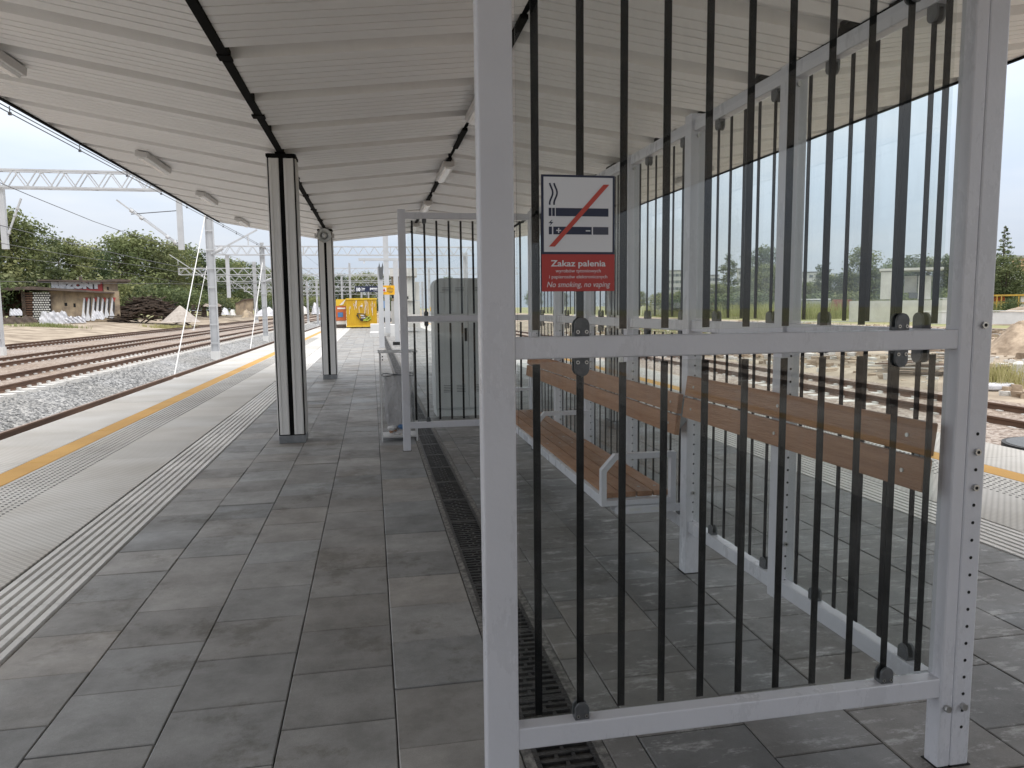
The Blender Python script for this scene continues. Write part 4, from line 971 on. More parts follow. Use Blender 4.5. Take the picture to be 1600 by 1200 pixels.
for i, (a, c, yt, yb, D, m, lb) in enumerate(((345, 358, 482, 489, 110, 'tarpwhite', 'white heap right of the dark timber stacks'), (357, 368, 484.5, 490, 112, 'concrete', 'grey rubble heap between the far white heap and the pipes'), (376, 396, 485.5, 493, 100, 'render', 'brownish rubble heap left of the round topped mast'), (398, 432, 482, 491, 104, 'tarpwhite', 'long white heap behind the round topped mast'), (468, 482, 479, 488, 115, 'concrete', 'whitish heap behind the gap between the columns'), (486, 500, 476, 488, 112, 'tarpwhite', 'bright heap just left of the second column'))):
    mound('rubble_heap', Frame((a+c)/2, D), a, c, yt, yb, M[m], lb, 'rubble heap', 2, 30+i, .45, n=22, sharp=3.0)
fr = Frame(390, 125); t = fr.empty('brick_hut', 'small brown hut at the foot of the far trees', 'hut'); b = MB(); fr.poly(b, [(368, 492), (368, 474), (381, 468), (396, 467), (396, 492)], 0, 5); b.build('wall', M['render'], t); b = MB(); fr.poly(b, [(367, 474), (381, 467), (397, 466), (397, 467.6), (381, 468.8), (367, 475.6)], -.3, 5.3); b.build('roof', M['felt'], t)

# ---- container, tower, signs in the middle distance
fr = Frame(556, 57)
t = fr.empty('container', 'yellow corrugated container with a small graffito at the platform end', 'container')
b = MB(); x0, x1 = fr.x(541), fr.x(588.5); z0, z1 = fr.z(560, 512), fr.z(560, 467); prof = []
n = 30; pit = (x1-x0)/n
for i in range(n):
    x = x0+i*pit; prof += [(x, 0), (x+pit*.3, 0), (x+pit*.5, .05), (x+pit*.8, .05)]
prof += [(x1, 0), (x1, 5), (x0, 5)]
b.prism(prof, (0, 0, z0+.12), (1, 0, 0), (0, 1, 0), (0, 0, z1-z0-.12)); b.build('walls', M['contyellow'], t)
b = MB(); b.box(x0-.03, x1+.03, -.06, 5.03, z1-.06, z1+.05); b.box(x0-.03, x1+.03, -.05, 5.0, z0+.05, z0+.16); b.build('frame', M['contyellow'], t)
b = MB(); b.box(x0, x0+.1, -.05, .2, z0-.1, z0+.05); b.box(x1-.1, x1, -.05, .2, z0-.1, z0+.05); b.box((x0+x1)/2-.05, (x0+x1)/2+.05, -.05, .2, z0-.1, z0+.05); b.build('feet', M['hole'], t)
g1, g2, g3 = MB(), MB(), MB()
def scr(b, pts, r): b.tube([(fr.x(p[0]), -.075, fr.z(*p)) for p in pts], r, 5)
scr(g1, [(557, 492), (561, 499), (558, 490), (571, 490.5), (562, 499), (572, 498), (568, 492), (575, 496), (578, 499), (572, 501), (562, 500)], .045)
scr(g2, [(568, 500), (573, 497), (577, 493.5), (579, 497), (574, 500.5), (567, 500.5)], .05); scr(g3, [(563, 493), (569, 493), (564, 497), (570, 496.5)], .06); scr(g3, [(564.5, 477), (565, 479)], .09)
g1.build('graffito_outline', M['sprayblack'], t); g2.build('graffito_lime', M['spraylime'], t); g3.build('graffito_fill', M['spraywhite'], t)
g = MB(); r_ = random.Random(3)
for i in range(26): x = r_.uniform(544, 587); y = 469+r_.random()*12; scr(g, [(x, y), (x+r_.uniform(-.3, .3), y+r_.uniform(3, 12))], .012)
g.build('paint_drips', M['signwhite'], t)
fr = Frame(532, 57.4); t = fr.empty('orange_kiosk', 'orange kiosk with a blue poster left of the yellow container', 'kiosk')
b = MB(); fr.rect(b, 525, 478, 540.4, 501, 0, 3); b.build('walls', M['orange'], t); b = MB(); fr.rect(b, 525, 467.5, 540.4, 477.9, .02, 3); b.build('upper_wall', M['contyellow'], t)
b = MB(); fr.rect(b, 528, 488, 536, 495.5, -.04, -.01); b.build('poster', M['blue'], t)
b = MB(); fr.rect(b, 526, 501.1, 540, 507, .05, 3); b.build('base', M['whiteconc'], t); b = MB(); fr.poly(b, [(530, 477), (538, 469), (540, 468), (536, 476)], -.04, -.01); fr.rect(b, 527, 480.5, 539.5, 483, -.04, -.01); b.build('white_stripe', M['signwhite'], t)
b = MB(); fr.rect(b, 525, 507.1, 541, 511.5, .02, 3); b.build('footing', M['felt'], t)

fr = Frame(632, 46); t = fr.empty('lift_tower', 'pale concrete tower with a wide cap block seen beside the far screen', 'tower')
b = MB(); fr.rect(b, 609, 420, 651, 432, -.3, 2.2); b.build('cap', M['concrete'], t)
b = MB(); fr.rect(b, 634, 432.1, 648, 470, 0, 1.8); fr.rect(b, 612, 470, 656, 512, .2, 1.8); b.build('shaft', M['concrete'], t)
b = MB(); fr.rect(b, 612, 432.1, 634, 469.9, .5, 1.7); b.build('recess', M['render'], t)
b = MB(); fr.poly(b, [(616, 448), (622, 448), (633, 524), (627, 524)], -.5, -.1); b.build('stair_stringer', M['whiteconc'], t)
b = MB(); fr.rect(b, 612, 461, 618, 466, -.06, -.01); fr.rect(b, 635, 463, 638, 467, -.06, -.01); b.build('lamp', M['hole'], t)
b = MB(); b.box(fr.x(650), fr.x(656), .3, 1.6, fr.z(650, 469), fr.z(650, 440)); b.build('side_wall', M['concrete'], t)

fr = Frame(575, 28)
t = fr.empty('platform_sign', 'dark blue platform number 10 sign over the far walkway', 'sign')
b = MB(); fr.rect(b, 555, 447, 591.7, 456.2, 0, .04); b.build('panel', M['navy'], t)
def ft(body, px, py, h, wpx, m=None, bold=0): text('lettering', body, h*28/FPX*1.35, face_T(fr.x(px), -.003, fr.z(px, py)), m or M['signwhite'], t, ext=.001, bold=bold, width=(fr.x(px+wpx)-fr.x(px)))
ft('10', 557, 454.6, 5, 6.3, bold=.012); ft('tor', 567.2, 452.2, 3, 4.5, bold=.006); ft('track', 567.2, 454.6, 1.4, 3.4); ft('peron', 579, 452.2, 3.6, 11.5, bold=.008); ft('platform', 584, 454.7, 1.5, 7)
b = MB(); fr.rect(b, 565.2, 449, 565.6, 454.6, -.004, -.001); b.build('divider', M['signwhite'], t)
t = fr.empty('sign_post', 'white post carrying the platform number sign, behind the litter bin', 'post')
b = MB(); fr.rect(b, 593.2, 417, 597.6, 546, -.05, .05); b.build('shaft', M['mast'], t); b = MB(); fr.poly(b, [(591, 418), (592.5, 410), (594, 418), (596, 418), (597.5, 410), (599, 418), (598, 436), (593, 436)], -.09, -.065); b.build('bracket', M['clamp'], t)
fr = Frame(606, 28.2)
t = fr.empty('warning_sign', 'yellow warning sign right of the platform number sign', 'sign')
b = MB(); fr.rect(b, 596, 446, 616.5, 460.5, -.02, .02); b.build('panel', M['signyellow'], t)
b = MB(); fr.rect(b, 597, 449, 603.5, 456, -.025, -.021); b.build('white_box', M['signwhite'], t)
b = MB(); fr.poly(b, [(598, 455.3), (602.6, 455.3), (600.3, 450.3)], -.029, -.026); b.build('triangle', M['slashred'], t)
b = MB()
for i, (a, c) in enumerate(((607, 611), (605, 614), (604.5, 615), (605, 614), (607, 613))): fr.rect(b, a, 448.2+i*2.2, c, 449.0+i*2.2, -.025, -.021)
b.build('text_lines', M['sprayblack'], t)['kind'] = 'stuff'
fr = Frame(604, 36); t = fr.empty('lamp_mast', 'white double armed lamp mast over the far walkway', 'lamp mast')
b = MB(); fr.rect(b, 602.3, 366, 606, 520, -.06, .06); b.build('pole', M['mast'], t); b = MB(); fr.rect(b, 560, 403.5, 676, 407.5, -.08, .08); b.build('arm', M['mast'], t)
for px in (569, 602, 667): b = MB(); fr.rect(b, px-1, 407.6, px+1, 411.5, -.05, .05); b.build('lamp_head', M['trim'], t)
fr = Frame(619, 30); t = fr.empty('plain_post', 'plain white post left of the far screen post', 'post'); b = MB(); fr.rect(b, 617.5, 407, 621.5, 538, -.05, .05); b.build('shaft', M['mast'], t); b = MB(); fr.rect(b, 614, 534, 625, 539, -.15, .15); b.build('foot', M['hole'], t)
fr = Frame(601, 41); t = fr.empty('info_board', 'small blue board on posts right of the container', 'board'); b = MB(); fr.rect(b, 597, 470, 607, 481.5, 0, .05); b.build('panel', M['blue'], t); b = MB(); fr.rect(b, 598, 481.5, 599, 512, 0, .05); fr.rect(b, 605, 481.5, 606, 512, 0, .05); b.build('posts', M['mast'], t)
for i, (a, c, y0_, y1_, D, lb) in enumerate(((579, 593, 506, 519, 44, 'pale concrete block left of the sign post foot'), (578, 592, 519, 528, 38.5, 'flat pale slab in front of the concrete block'), (598, 611, 512, 526, 40, 'pale concrete block between the posts'), (610, 624, 507, 528, 39, 'pale foundation block at the plain white post'))):
    fr = Frame((a+c)/2, D); b = MB(); fr.rect(b, a, y0_, c, y1_, 0, 1.0); o = b.build('concrete_block', M['whiteconc'], bevel=.02); o.location = fr.o; o.rotation_euler = (0, 0, fr.rz); tag(o, lb, 'concrete block')
fr = Frame(600, 47); t = fr.empty('dark_vehicle', 'dark rubber wheeled cart behind the sign post', 'cart'); b = MB(); fr.rect(b, 597, 486, 611, 498, 0, 1); b.build('body', M['whiteconc'], t)
for px in (600, 608): b = MB(); p = fr.l(px, 500); b.tube([(p[0], -.1, p[1]), (p[0], .25, p[1])], .17, 14); b.build('wheel', M['rubber'], t)
# small yellow marker through the screen
fr = Frame(675, 60); t = fr.empty('marker_board', 'small orange marker board seen through the far screen', 'marker'); b = MB(); fr.rect(b, 672, 480, 677, 486, 0, .05); b.build('panel', M['signyellow'], t); b = MB(); fr.rect(b, 674, 486, 675, 498, 0, .05); b.build('post', M['mast'], t)
mast(9.6, 34, 6.0, 'slim mast with short arms seen between the front post and the first black bar', .16, arms=((0, 5.0, -.9, 5.1), (0, 5.0, .9, 5.4)))

# ---- right hand side
fr = Frame(1415, 55)
t = fr.empty('concrete_portal', 'pale unfinished concrete portal with a long base wall, right of centre', 'concrete structure')
b = MB(); fr.rect(b, 1326, 468, 1530, 508, 0, 1); b.build('base_wall', M['concrete'], t)
b = MB(); fr.rect(b, 1375, 424, 1398, 467.9, 0, 1); b.build('left_pier', M['concrete'], t)
b = MB(); fr.rect(b, 1398.2, 426, 1412, 467.9, .5, 3); fr.rect(b, 1434, 430, 1456, 467.9, .5, 3); b.build('inner_pier', M['concrete'], t)
b = MB(); fr.rect(b, 1374, 417, 1475, 423.8, -.1, 3); b.build('lintel', M['concrete'], t)
b = MB(); fr.rect(b, 1420, 457, 1436, 466, .6, 1.2); b.build('block', M['clamp'], t)
b = MB(); fr.rect(b, 1412.2, 430, 1433.8, 457, 1.2, 1.5); b.build('inner_wall', M['concrete'], t)
fr = Frame(1492, 50); t = fr.empty('hose_post', 'white post with a bent blue hose beside the front screen post', 'post')
b = MB(); fr.rect(b, 1486, 460, 1491, 508, -.1, .1); b.build('shaft', M['trim'], t); b = MB(); b.tube([(fr.x(a), -.15, fr.z(a, c)) for a, c in ((1507, 466), (1500, 467), (1494, 471), (1490, 478), (1490, 486), (1494, 494), (1495, 501), (1492, 508))], .07, 8); b.build('hose', M['blue'], t, smooth=True)
fr = Frame(1600, 38); t = fr.empty('barrier_wall', 'long low pale concrete wall on top of the sand, right edge', 'low wall')
b = MB(); fr.rect(b, 1440, 487, 1760, 506, 0, .5); b.build('wall', M['whiteconc'], t); b = MB(); fr.rect(b, 1440, 484.5, 1760, 486.9, -.06, .56); b.build('coping', M['white'], t)
fr = Frame(1100, 60); t = fr.empty('kerb_wall', 'low pale wall line at the near edge of the grass field', 'low wall'); b = MB(); fr.rect(b, 1040, 502, 1330, 510, 0, .5); b.build('wall', M['concrete'], t)
mound('sand_heap', Frame(1590, 27), 1500, 1720, 503, 575, M['sand'], 'big brown sand heap at the right picture edge', 'sand heap', 3.2, 3, .24, n=110, sharp=1.5)
mound('sand_heap', Frame(1450, 31), 1370, 1540, 530, 566, M['sand'], 'lower sand bank behind the planks, seen through the glass', 'sand heap', 2.6, 7, .2, n=40, sharp=1.6)
mound('sand_heap', Frame(1290, 36), 1180, 1400, 533, 556, M['sand'], 'flat sandy rise beyond the right track', 'sand heap', 2.6, 9, .3, n=40, sharp=1.6)
mound('earth_bank', Frame(1590, 46), 1520, 1700, 477, 505, M['dirt'], 'grey brown bank behind the low pale wall', 'bank', 2.6, 12, .3, n=40, sharp=1.6)
r_ = random.Random(11); f5 = Frame(1470, 21.5)
for i in range(26):
    b = MB(); l = r_.uniform(.9, 1.9)/2; w_ = r_.uniform(.08, .2); px = r_.uniform(1395, 1520); py = r_.uniform(545, 580); p = pt(px, py, 21.5+r_.uniform(-.8, 1.5))
    b.box(-l, l, -w_/2, w_/2, -.018, .018); z = hgt(p.x)+.04+.019*i
    o = b.build('loose_plank', M[('plankgrey', 'sleeper', 'rottimber', 'plankgrey', 'rust')[i % 5]]); o.location = (p.x, p.y, z); o.rotation_euler = (r_.gauss(0, .05), r_.gauss(0, .05), -YAW+r_.gauss(0, .28))
    tag(o, ('grey weathered', 'pale concrete coloured', 'dark rotten', 'grey weathered', 'rust brown')[i % 5]+' board lying in the loose plank pile beyond the right track', 'plank', 'boards of the loose plank pile')
fr = Frame(1575, 19)
t = fr.empty('steel_sheet', 'tilted brown steel sheet behind the grass tuft at the right edge', 'sheet'); b = MB(); fr.poly(b, [(1535, 577), (1580, 574), (1562, 600), (1536, 602)], .4, .46); b.build('sheet', M['rottimber'], t)
for i in range(5):
    b = MB(); fr.rect(b, 1582 if i < 3 else 1586, 572+i*11.5 if i else 570, 1640, 581.5+i*11.5, .0, .7); o = b.build('paving_block', M['concrete'], bevel=.02); o.location = fr.o; o.rotation_euler = (0, 0, fr.rz)
    tag(o, ('topmost', 'second from top', 'middle', 'second from bottom', 'lowest')[i]+' grey block of the stack at the right picture edge', 'block', 'grey blocks at the right edge')
b = MB(); p = pt(1553, 609, 18.2); fr = Frame(1553, 17.5); pr = [(.55*math.cos(a)*(1+.1*math.sin(3*a)), .35*math.sin(a)) for a in np.linspace(0, 2*PI, 18)[:-1]]; b.prism(pr, (0, 0, hgt(p.x)), (1, 0, 0), (0, 1, 0), (0, 0, .14)); o = b.build('white_sack', M['tarpwhite'], bevel=.04); o.location = (p.x, p.y, 0); tag(o, 'flat white sack lying beyond the right hand rail', 'sack')
b = MB(); b.tube([(0, 0, -.30), (0, 0, -.04)], .42, 40); b.tube([(0, 0, -.039), (0, 0, .012)], .50, 40); b.mi = 1; b.tube([(0, 0, .0125), (0, 0, .016)], .46, 40); o = b.build('manhole_cover', [M['rubber'], M['clamp']], bevel=.004); o.location = (7.08, 6.42, -.02); tag(o, 'round black manhole lid beside the right platform edge', 'manhole lid')
# yellow machine far right
fr = Frame(1580, 70); t = fr.empty('work_wagon', 'yellow work wagon with a low frame behind the bush, right edge', 'wagon')
b = MB(); fr.rect(b, 1548, 459, 1640, 463, 0, 2); fr.rect(b, 1548, 472, 1640, 474, 0, 2); b.build('chassis', M['yelmachine'], t)
for px in (1549, 1556, 1563, 1590, 1610): b = MB(); fr.rect(b, px, 463, px+3, 481, 0, .2); b.build('stanchion', M['yelmachine'], t)
b = MB(); fr.rect(b, 1594, 462.5, 1640, 479, .3, 1.6); b.build('cab', M['signwhite'], t); b = MB(); fr.rect(b, 1550, 464, 1570, 471, .5, 1.5); b.build('engine_box', M['orange'], t)
fr = Frame(1600, 95); t = fr.empty('white_hall', 'low hall with a pale lilac roof behind the trees at the right edge', 'hall'); b = MB(); fr.rect(b, 1574, 440, 1700, 475, .4, 20); b.build('wall', M['blocks'], t); b = MB(); fr.poly(b, [(1572, 441), (1576, 427), (1700, 424), (1700, 441)], 0, 20); b.build('roof', M['white'], t)
fr = Frame(1125, 85); t = fr.empty('excavator', 'small yellow excavator on the grass field', 'excavator')
b = MB(); fr.rect(b, 1119, 483, 1133, 492, 0, 2); b.build('body', M['yelmachine'], t, bevel=.1); b = MB(); fr.rect(b, 1121, 473, 1130, 482.8, .3, 1.6); b.build('cab', M['sprayblack'], t, bevel=.1); b = MB(); fr.rect(b, 1119, 492.5, 1133, 499, 0, 2); b.build('tracks', M['rubber'], t, bevel=.15); b = MB(); b.bar((fr.x(1120), 1, fr.z(1120, 480)), (fr.x(1111), 1, fr.z(1111, 474)), .35); b.bar((fr.x(1111), 1, fr.z(1111, 474)), (fr.x(1112), 1, fr.z(1112, 496)), .25); b.build('arm', M['orange'], t)
fr = Frame(1313, 70); t = fr.empty('brick_shed', 'reddish brown shed left of the concrete portal', 'shed'); b = MB(); fr.rect(b, 1300, 484, 1328, 504, 0, 4); b.build('wall', M['render'], t); b = MB(); fr.poly(b, [(1297, 485), (1301, 468), (1331, 468), (1331, 485)], -.3, 4); b.build('roof', M['brickred'], t); b = MB(); fr.rect(b, 1304, 488, 1326, 503, -.08, -.01); b.build('gate', M['clamp'], t)
fr = Frame(1275, 78); t = fr.empty('grey_wagon', 'pale grey sheeted wagon left of the brown shed', 'wagon'); b = MB(); fr.rect(b, 1252, 469, 1298, 490, 0, 3); b.build('box', M['blocks'], t, bevel=.1); b = MB(); fr.rect(b, 1252, 466.5, 1298, 468.9, -.1, 3.1); b.build('roof', M['white'], t)
fr = Frame(1345, 84); t = fr.empty('graffiti_fence', 'long pale fence with black graffiti behind the concrete portal', 'fence'); b = MB(); fr.rect(b, 1318, 465, 1500, 476, 0, .3); b.build('wall', M['whiteconc'], t)
text('graffiti_letters', 'SMEK ROB AZS', 1.0, face_T(fr.x(1322), -.02, fr.z(1322, 473.5)), M['sprayblack'], t, bold=.04, width=fr.x(1372)-fr.x(1322), ext=.004)
# apartment blocks
for i, (a, c, yt, D, m, lb) in enumerate(((1040, 1066, 423, 320, 'blocks', 'grey apartment block farthest left on the right horizon'), (1098, 1124, 430, 330, 'blocks', 'pale apartment block behind the slender tree'), (1150, 1215, 419, 300, 'blocks', 'long grey apartment block behind the tall tree'), (1250, 1292, 425, 320, 'blocks', 'grey apartment block behind the right half of the glass'), (1577, 1700, 400, 210, 'ochre', 'orange brown apartment block at the right picture edge'))):
    fr = Frame((a+c)/2, D); t = fr.empty('apartment_block', lb, 'building'); b = MB(); fr.rect(b, a, yt, c, 480, 0, 14); b.build('walls', M[m], t)
    b = MB(); fr.rect(b, a-.5, yt-1, c+.5, yt-.05, -.4, 14.4); b.build('roof', M['roof'], t)
    n = max(4, int((c-a)*D/FPX/3.2)); rows = max(3, int((475-yt)*D/FPX/2.9))
    for q in range(n):
        b = MB()
        for r in range(rows):
            x = fr.x(a)+(q+.25)*(fr.x(c)-fr.x(a))/n; z = fr.z(a, yt)-1.4-r*2.9; b.box(x, x+1.5, -.05, -.01, z-1.2, z)
        o = b.build('window_column', M['apwin'], t)

# ================================================================== VEGETATION
def leaf_quads(P, Nn, sz, r):
    n = len(P); a = r.normal(size=(n, 3)); Nn = Nn + .6*r.normal(size=(n, 3)); Nn /= np.linalg.norm(Nn, axis=1)[:, None]
    U = np.cross(Nn, a); U /= np.linalg.norm(U, axis=1)[:, None]; W = np.cross(Nn, U); s = (sz*r.uniform(.6, 1.35, n))[:, None]
    V = np.stack([P-U*s, P-W*s*.55, P+U*s, P+W*s*.55], 1).reshape(-1, 3); F = np.arange(4*n).reshape(-1, 4); return V, F
def tree(name, label, cat, group, loc, h, cw, seed, kind='broad', leafm='leaf', leaves=4200, sz=.20, base=.22, parent_only=False):
    r = np.random.default_rng(seed); t = empty(name, loc, label, cat, group)
    # limbs
    b = MB(); lean = r.normal(0, .03*h, 2); th = h*(.80 if kind != 'conifer' else .97)
    trunk = [(lean[0]*(k/5)**2, lean[1]*(k/5)**2, -0.2+(th+.2)*k/5) for k in range(6)]
    b.tube(trunk, [max(.02, .018*h*(1-.85*k/5)) for k in range(6)], 7)
    blobs = []
    if kind == 'broad':
        nb = 15
        for i in range(nb):
            z = h*(base+.08+(.95-base-.12)*((i+.5)/nb)); prof = math.sin(min(1, ((z/h)-base+.08)/(1-base))*PI*.92)**.6; a = i*2.4+r.uniform(-.5, .5); d = cw*.5*prof*r.uniform(.35, .85)
            c = np.array((lean[0]+d*math.cos(a), lean[1]+d*math.sin(a), z)); blobs.append((c, cw*r.uniform(.16, .27), cw*r.uniform(.14, .22)))
            zz = z-h*.13; b.tube([(lean[0]*.5, lean[1]*.5, max(.2*h, zz-.1*h)), tuple((c+np.array((lean[0]*.5, lean[1]*.5, zz)))/2), tuple(c)], [.007*h, .005*h, .002*h], 5, False)
        blobs.append((np.array((lean[0], lean[1], h*.93)), cw*.16, h*.07))
    elif kind == 'poplar':
        for i in range(14):
            z = h*(.16+.80*(i+.5)/14); a = i*2.4; d = cw*.22*math.sin(PI*min(1, z/h*1.02))**.5; blobs.append((np.array((d*math.cos(a), d*math.sin(a), z)), cw*r.uniform(.22, .32)*(1.1-.5*z/h), h*.07))
    elif kind == 'conifer':
        for i in range(46):
            f = (i+.5)/46; z = h*(.12+.86*f); a = i*2.4; R_ = cw*.5*(1-f)**.8+.1; d = R_*.62; blobs.append((np.array((d*math.cos(a), d*math.sin(a), z-d*.12)), R_*.5, .10*h*(1.1-f)*.42)); b.tube([(0, 0, z), (d*1.3*math.cos(a), d*1.3*math.sin(a), z+.02*h)], [.004*h, .001*h], 4, False)
    elif kind == 'bush':
        for i in range(8):
            a = i*2.4; d = cw*.32*r.random(); blobs.append((np.array((d*math.cos(a), d*math.sin(a), h*r.uniform(.3, .75))), cw*r.uniform(.2, .33), h*r.uniform(.2, .3)))
    b.build('trunk', M['bark'], t)
    vol = np.array([x[1]**2 for x in blobs]); cnt = np.maximum(20, (leaves*vol/vol.sum()).astype(int)); PP = []; NN = []; TT = []
    for (c, rx, rz_), k in zip(blobs, cnt):
        d = r.normal(size=(k, 3)); d /= np.linalg.norm(d, axis=1)[:, None]; rad = r.random(k)**.42*(1+.30*np.sin(d[:, 0]*5+c[0])*np.cos(d[:, 1]*5+c[1])+.1*r.normal(size=k))
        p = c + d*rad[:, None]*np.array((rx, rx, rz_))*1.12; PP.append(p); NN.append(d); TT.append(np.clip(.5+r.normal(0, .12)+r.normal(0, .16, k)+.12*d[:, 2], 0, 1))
    P_ = np.concatenate(PP); ok = P_[:, 2] > .15; V, F = leaf_quads(P_[ok], np.concatenate(NN)[ok], sz, r)
    np_mesh('crown', V, F, M[leafm], tint_faces=np.concatenate(TT)[ok], parent=t); return t
protos = {}
def put(kind, x, y, h, cw, label, group, rot=0, leafm='leaf', name='tree', seed=0, z=None):
    key = (kind, leafm, seed % 3)
    z = hgt(x) if z is None else z
    cat = 'bush' if kind == 'bush' else 'tree'
    if key not in protos:
        par = dict(broad=(14, 8, 4600, .21), poplar=(14, 4.5, 3600, .19), conifer=(12, 5, 3800, .16), bush=(4, 5, 1500, .14))[kind]
        protos[key] = (tree(name, label, cat, group, (0, 0, 0), par[0], par[1], 40+len(protos)*7, kind, leafm, par[2], par[3]), par); o = protos[key][0]
    else: o = copy_tree(protos[key][0])
    par = protos[key][1]; o.location = (x, y, z); o.rotation_euler = (0, 0, rot); o.scale = (cw/par[1], cw/par[1], h/par[0]); tag(o, label, cat, group); o.name = name
    return o
r_ = random.Random(4)
GT = 'trees of the belt along the left side of the yard'
# survey of the left tree belt: picture column, depth, top row
belt = [(-60, 84, 310), (-18, 88, 318), (22, 92, 326), (58, 97, 362), (92, 104, 380), (118, 108, 371), (150, 116, 386), (182, 122, 370), (212, 126, 360), (244, 132, 372), (262, 138, 378), (292, 148, 380), (318, 152, 393), (344, 165, 404), (362, 172, 402), (384, 190, 408), (402, 205, 413), (430, 225, 420), (452, 240, 424), (478, 260, 428), (505, 270, 432), (530, 250, 428), (552, 255, 430), (578, 260, 424), (602, 260, 428), (625, 270, 436), (700, 260, 432), (722, 255, 438), (745, 260, 441), (768, 270, 440)]
words = ['leftmost', 'second from left', 'third from left', 'fourth from left', 'fifth from left', 'sixth from left', 'seventh from left', 'eighth from left', 'ninth from left', 'tenth from left', 'eleventh from left', 'twelfth from left', 'thirteenth from left', 'fourteenth from left', 'fifteenth from left', 'sixteenth from left', 'seventeenth from left', 'eighteenth from left', 'nineteenth from left', 'twentieth from left', 'twenty first from left', 'twenty second from left', 'twenty third from left', 'twenty fourth from left', 'twenty fifth from left', 'twenty sixth from left', 'twenty seventh from left', 'twenty eighth from left', 'twenty ninth from left', 'thirtieth from left', 'thirty first from left', 'thirty second from left', 'thirty third from left', 'thirty fourth from left']
for i, (px, D, yt) in enumerate(belt):
    p = pt(px, 480, D); top = pt(px, yt, D).z; z = hgt(p.x); h = top-z
    put('broad' if i % 4 else 'poplar' if i in (4, 12) else 'broad', p.x, p.y, h, h*r_.uniform(.62, .82), ('green' if i % 2 else 'dark green')+' tree in the tree belt beyond the tracks, '+words[i], GT, r_.uniform(0, 6), 'leaf' if i % 3 else 'leafdark', seed=i)
GB = 'bushes at the foot of the left tree belt'
j = 0
for i, px in enumerate(range(-50, 790, 23)):
    D = np.interp(px, (-50, 150, 300, 430, 790), (80, 104, 125, 190, 235)); p = pt(px, 480, D); hb = np.interp(px, (-50, 200, 430, 790), (5.5, 5.5, 5.5, 5))*r_.uniform(.8, 1.25)
    if 640 < px < 690: continue
    put('bush', p.x, p.y, hb, hb*1.6, 'bush at the foot of the left tree belt, about '+(words[j] if j < len(words) else 'last from left'), GB, r_.uniform(0, 6), 'leaf' if i % 3 == 0 else 'leafdark', name='bush', seed=i); j += 1
GR = 'trees on the right beyond the glass'
rt = [(1060, 150, 455, 'broad', .9), (1088, 140, 458, 'broad', .9), (1122, 105, 442, 'broad', 1.1), (1138, 110, 398, 'poplar', .42), (1165, 100, 440, 'broad', 1.1), (1188, 95, 384, 'broad', .60), (1200, 90, 412, 'broad', .9), (1225, 100, 430, 'broad', 1.0), (1262, 110, 440, 'broad', 1.0), (1285, 95, 408, 'poplar', .5), (1300, 100, 428, 'broad', .9), (1322, 92, 425, 'broad', .9), (1344, 90, 385, 'broad', .62), (1362, 90, 420, 'broad', .9), (1392, 95, 410, 'broad', .8), (1418, 100, 398, 'broad', .8), (1448, 100, 402, 'broad', .8), (1478, 100, 398, 'broad', .8), (1510, 96, 404, 'broad', .8), (1535, 92, 410, 'broad', .8), (1565, 82, 352, 'conifer', .42), (1572, 76, 398, 'broad', .8), (1602, 90, 420, 'broad', .7), (1640, 88, 400, 'broad', .7), (1000, 190, 455, 'broad', .9), (960, 200, 456, 'broad', .9), (920, 210, 458, 'broad', .9), (880, 220, 456, 'broad', .9), (835, 230, 452, 'broad', .9), (1030, 170, 457, 'broad', .9)]
order = sorted(range(len(rt)), key=lambda k: rt[k][0])
for rank, k in enumerate(order):
    px, D, yt, kd, wr = rt[k]; p = pt(px, 480, D); z = hgt(p.x); h = pt(px, yt, D).z-z
    lb = {'poplar': 'slender pale tree right of the platform, ', 'conifer': 'tall ragged conifer at the right picture edge, ', 'broad': 'leafy tree right of the platform, '}[kd]+words[rank]+' on that side'
    put(kd, p.x, p.y, h, h*wr, lb, GR, r_.uniform(0, 6), 'leafdark' if (k % 2 or kd == 'conifer') else 'leaf', seed=k)
j = 0
for i, px in enumerate(range(1040, 1520, 26)):
    D = 84+r_.uniform(-4, 6); p = pt(px, 480, D); h = r_.uniform(2.2, 3.2)
    put('bush', p.x, p.y, h, h*2.2, 'low bush at the far side of the grass field, '+words[j], 'bushes across the grass field', r_.uniform(0, 6), 'leafdark' if i % 2 else 'leaf', name='bush', seed=i); j += 1
p = pt(1578, 488, 60); put('bush', p.x, p.y, 1.9, 1.6, 'small dark bush in front of the yellow work wagon', None, 1, 'leafdark', name='bush')

M['drygrass'] = mat_leaf('pale_grass', (.14, .17, .05), (.24, .26, .10), (.38, .37, .18))
def grass(name, label, fr_pts, n, h, seed, leafm='drygrass', w=.02, kindu=False):
    r = np.random.default_rng(seed); V = []; F = []
    (x0, y0), (x1, y1) = fr_pts
    X = (x0+x1)/2+(x1-x0)/2*np.clip(r.normal(0, .45, n), -1.3, 1.3); Y = (y0+y1)/2+(y1-y0)/2*np.clip(r.normal(0, .45, n), -1.3, 1.3)
    if kindu: X = r.uniform(x0, x1, n); Y = r.uniform(y0, y1, n)
    for x, y in zip(X, Y):
        z = hgt(x)-.02; a = r.uniform(0, PI); hh = h*r.uniform(.4, 1.2); dx, dy = w*math.cos(a), w*math.sin(a); lx, ly = r.normal(0, .25*hh, 2); k = len(V)
        V += [(x-dx, y-dy, z), (x+dx, y+dy, z), (x+lx+dx*.2, y+ly+dy*.2, z+hh), (x+lx-dx*.2, y+ly-dy*.2, z+hh)]; F.append((k, k+1, k+2, k+3))
    o = np_mesh(name, np.array(V), np.array(F), M[leafm], tint_faces=np.clip(r.normal(.75, .15, n), 0, 1)); return tag(o, label, 'grass', kind='stuff')
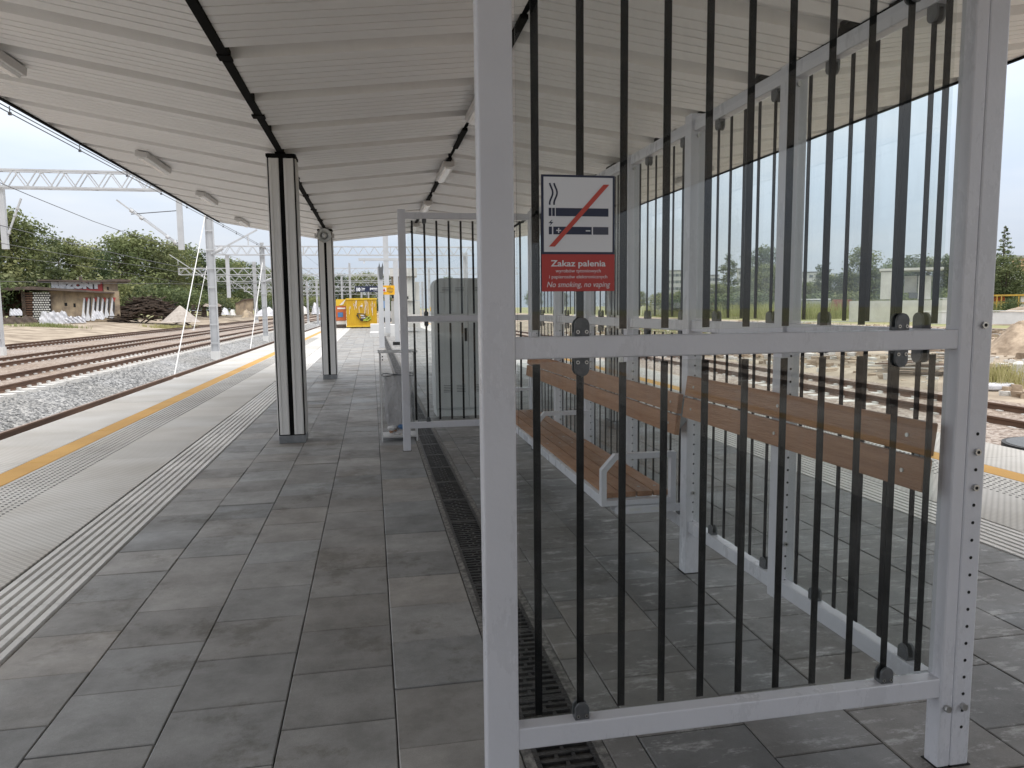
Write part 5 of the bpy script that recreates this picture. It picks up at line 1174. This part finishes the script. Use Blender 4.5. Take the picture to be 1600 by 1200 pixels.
g0 = pt(1560, 600, 18.6); grass('grass_tuft', 'green weed tuft by the block stack at the right edge', ((g0.x-.7, g0.y-.5), (g0.x+.7, g0.y+.6)), 700, .55, 1, w=.012)
for k_, (q0, q1) in enumerate((((-40, 73.5), (-35, 75)), ((-33, 75), (-27, 77.5)))): grass('grass_strip', ('green weeds in front of the sheeted bundles by the shed', 'green weeds at the right corner of the shed')[k_], (q0, q1), 900, .35, 2+k_, w=.03)
grass('grass_strip', 'weeds along the foot of the timber heap', ((-25, 86), (-20, 90)), 500, .4, 3, w=.04)
grass('tall_grass', 'tall pale grass covering the field beyond the right track', ((36, 60), (78, 95)), 30000, 1.5, 4, w=.05, kindu=True)
grass('tall_grass', 'pale grass between the right track and the sand', ((15, 30), (30, 62)), 7000, .30, 5, w=.03)

M['stone'] = mat('ballast_stone', (.16, .165, .17), (.42, .42, .42), 7, .85, pos=(.3, .7))
def rubble(label, x0, x1, y0, y1, n, lo, hi, m, seed, zf=0):
    r = np.random.default_rng(seed); V = []; F = []
    for i in range(n):
        x = r.uniform(x0, x1); y = r.uniform(y0, y1); z = hgt(x)+zf; q = r.uniform(lo, hi)*r.uniform(.6, 1.4); k = len(V)
        pts = r.normal(size=(8, 3))*.14 + np.array([(a, b_, c) for a in (-1, 1) for b_ in (-1, 1) for c in (-1, 1)]); pts *= q/2*np.array((1, r.uniform(.6, 1), r.uniform(.4, .8))); a = r.uniform(0, PI)
        R_ = np.array(((math.cos(a), -math.sin(a), 0), (math.sin(a), math.cos(a), 0), (0, 0, 1))); V += [tuple(p) for p in pts@R_.T+np.array((x, y, z+q*.15))]
        F += [(k, k+1, k+3, k+2), (k+4, k+6, k+7, k+5), (k, k+4, k+5, k+1), (k+2, k+3, k+7, k+6), (k, k+2, k+6, k+4), (k+1, k+5, k+7, k+3)]
    o = np_mesh('rubble', np.array(V), np.array(F), m); return tag(o, label, 'rubble', kind='stuff')
rubble('scattered pale stones on the sandy ground right of the track', 14.2, 30, 12, 60, 1500, .06, .28, M['concrete'], 1)
rubble('brown clods of earth on the sandy ground right of the track', 14.2, 32, 12, 60, 3200, .06, .30, M['sand'], 2)
rubble('loose stones of the grey ballast left of the platform', -9.0, -4.5, 7, 30, 6500, .022, .048, M['stone'], 3)

# small repeated fittings: one object each
def split_parts(o, single):
    me = o.data; n = len(me.vertices); par = list(range(n))
    def find(a):
        while par[a] != a: par[a] = par[par[a]]; a = par[a]
        return a
    for e_ in me.edges:
        a, b_ = find(e_.vertices[0]), find(e_.vertices[1])
        if a != b_: par[a] = b_
    comp = {}
    for p in me.polygons: comp.setdefault(find(p.vertices[0]), []).append(p)
    if not 2 <= len(comp) <= 100: 
        if len(comp) > 100: o['kind'] = 'stuff'
        return
    for polys in comp.values():
        ids = sorted({v for p in polys for v in p.vertices}); ix = {v: k for k, v in enumerate(ids)}
        m2 = bpy.data.meshes.new(single); m2.from_pydata([tuple(me.vertices[v].co) for v in ids], [], [[ix[v] for v in p.vertices] for p in polys])
        for mt in me.materials: m2.materials.append(mt)
        for p2, p in zip(m2.polygons, polys): p2.material_index = p.material_index
        q_ = o.copy(); q_.data = m2; q_.name = single; COL.objects.link(q_)
    bpy.data.objects.remove(o)
SINGLE = dict(bolts='bolt', lamp='lamp', battery_marks='battery_mark', posts='post', feet='foot', window='window', hangers='hanger', bolt_holes='bolt_hole', cable_clips='cable_clip')
for o in list(bpy.data.objects):
    k_ = o.name.split('.')[0]
    if o.type == 'MESH' and k_ in SINGLE and o.parent and not o.parent.name.startswith('clamp'): split_parts(o, SINGLE[k_])
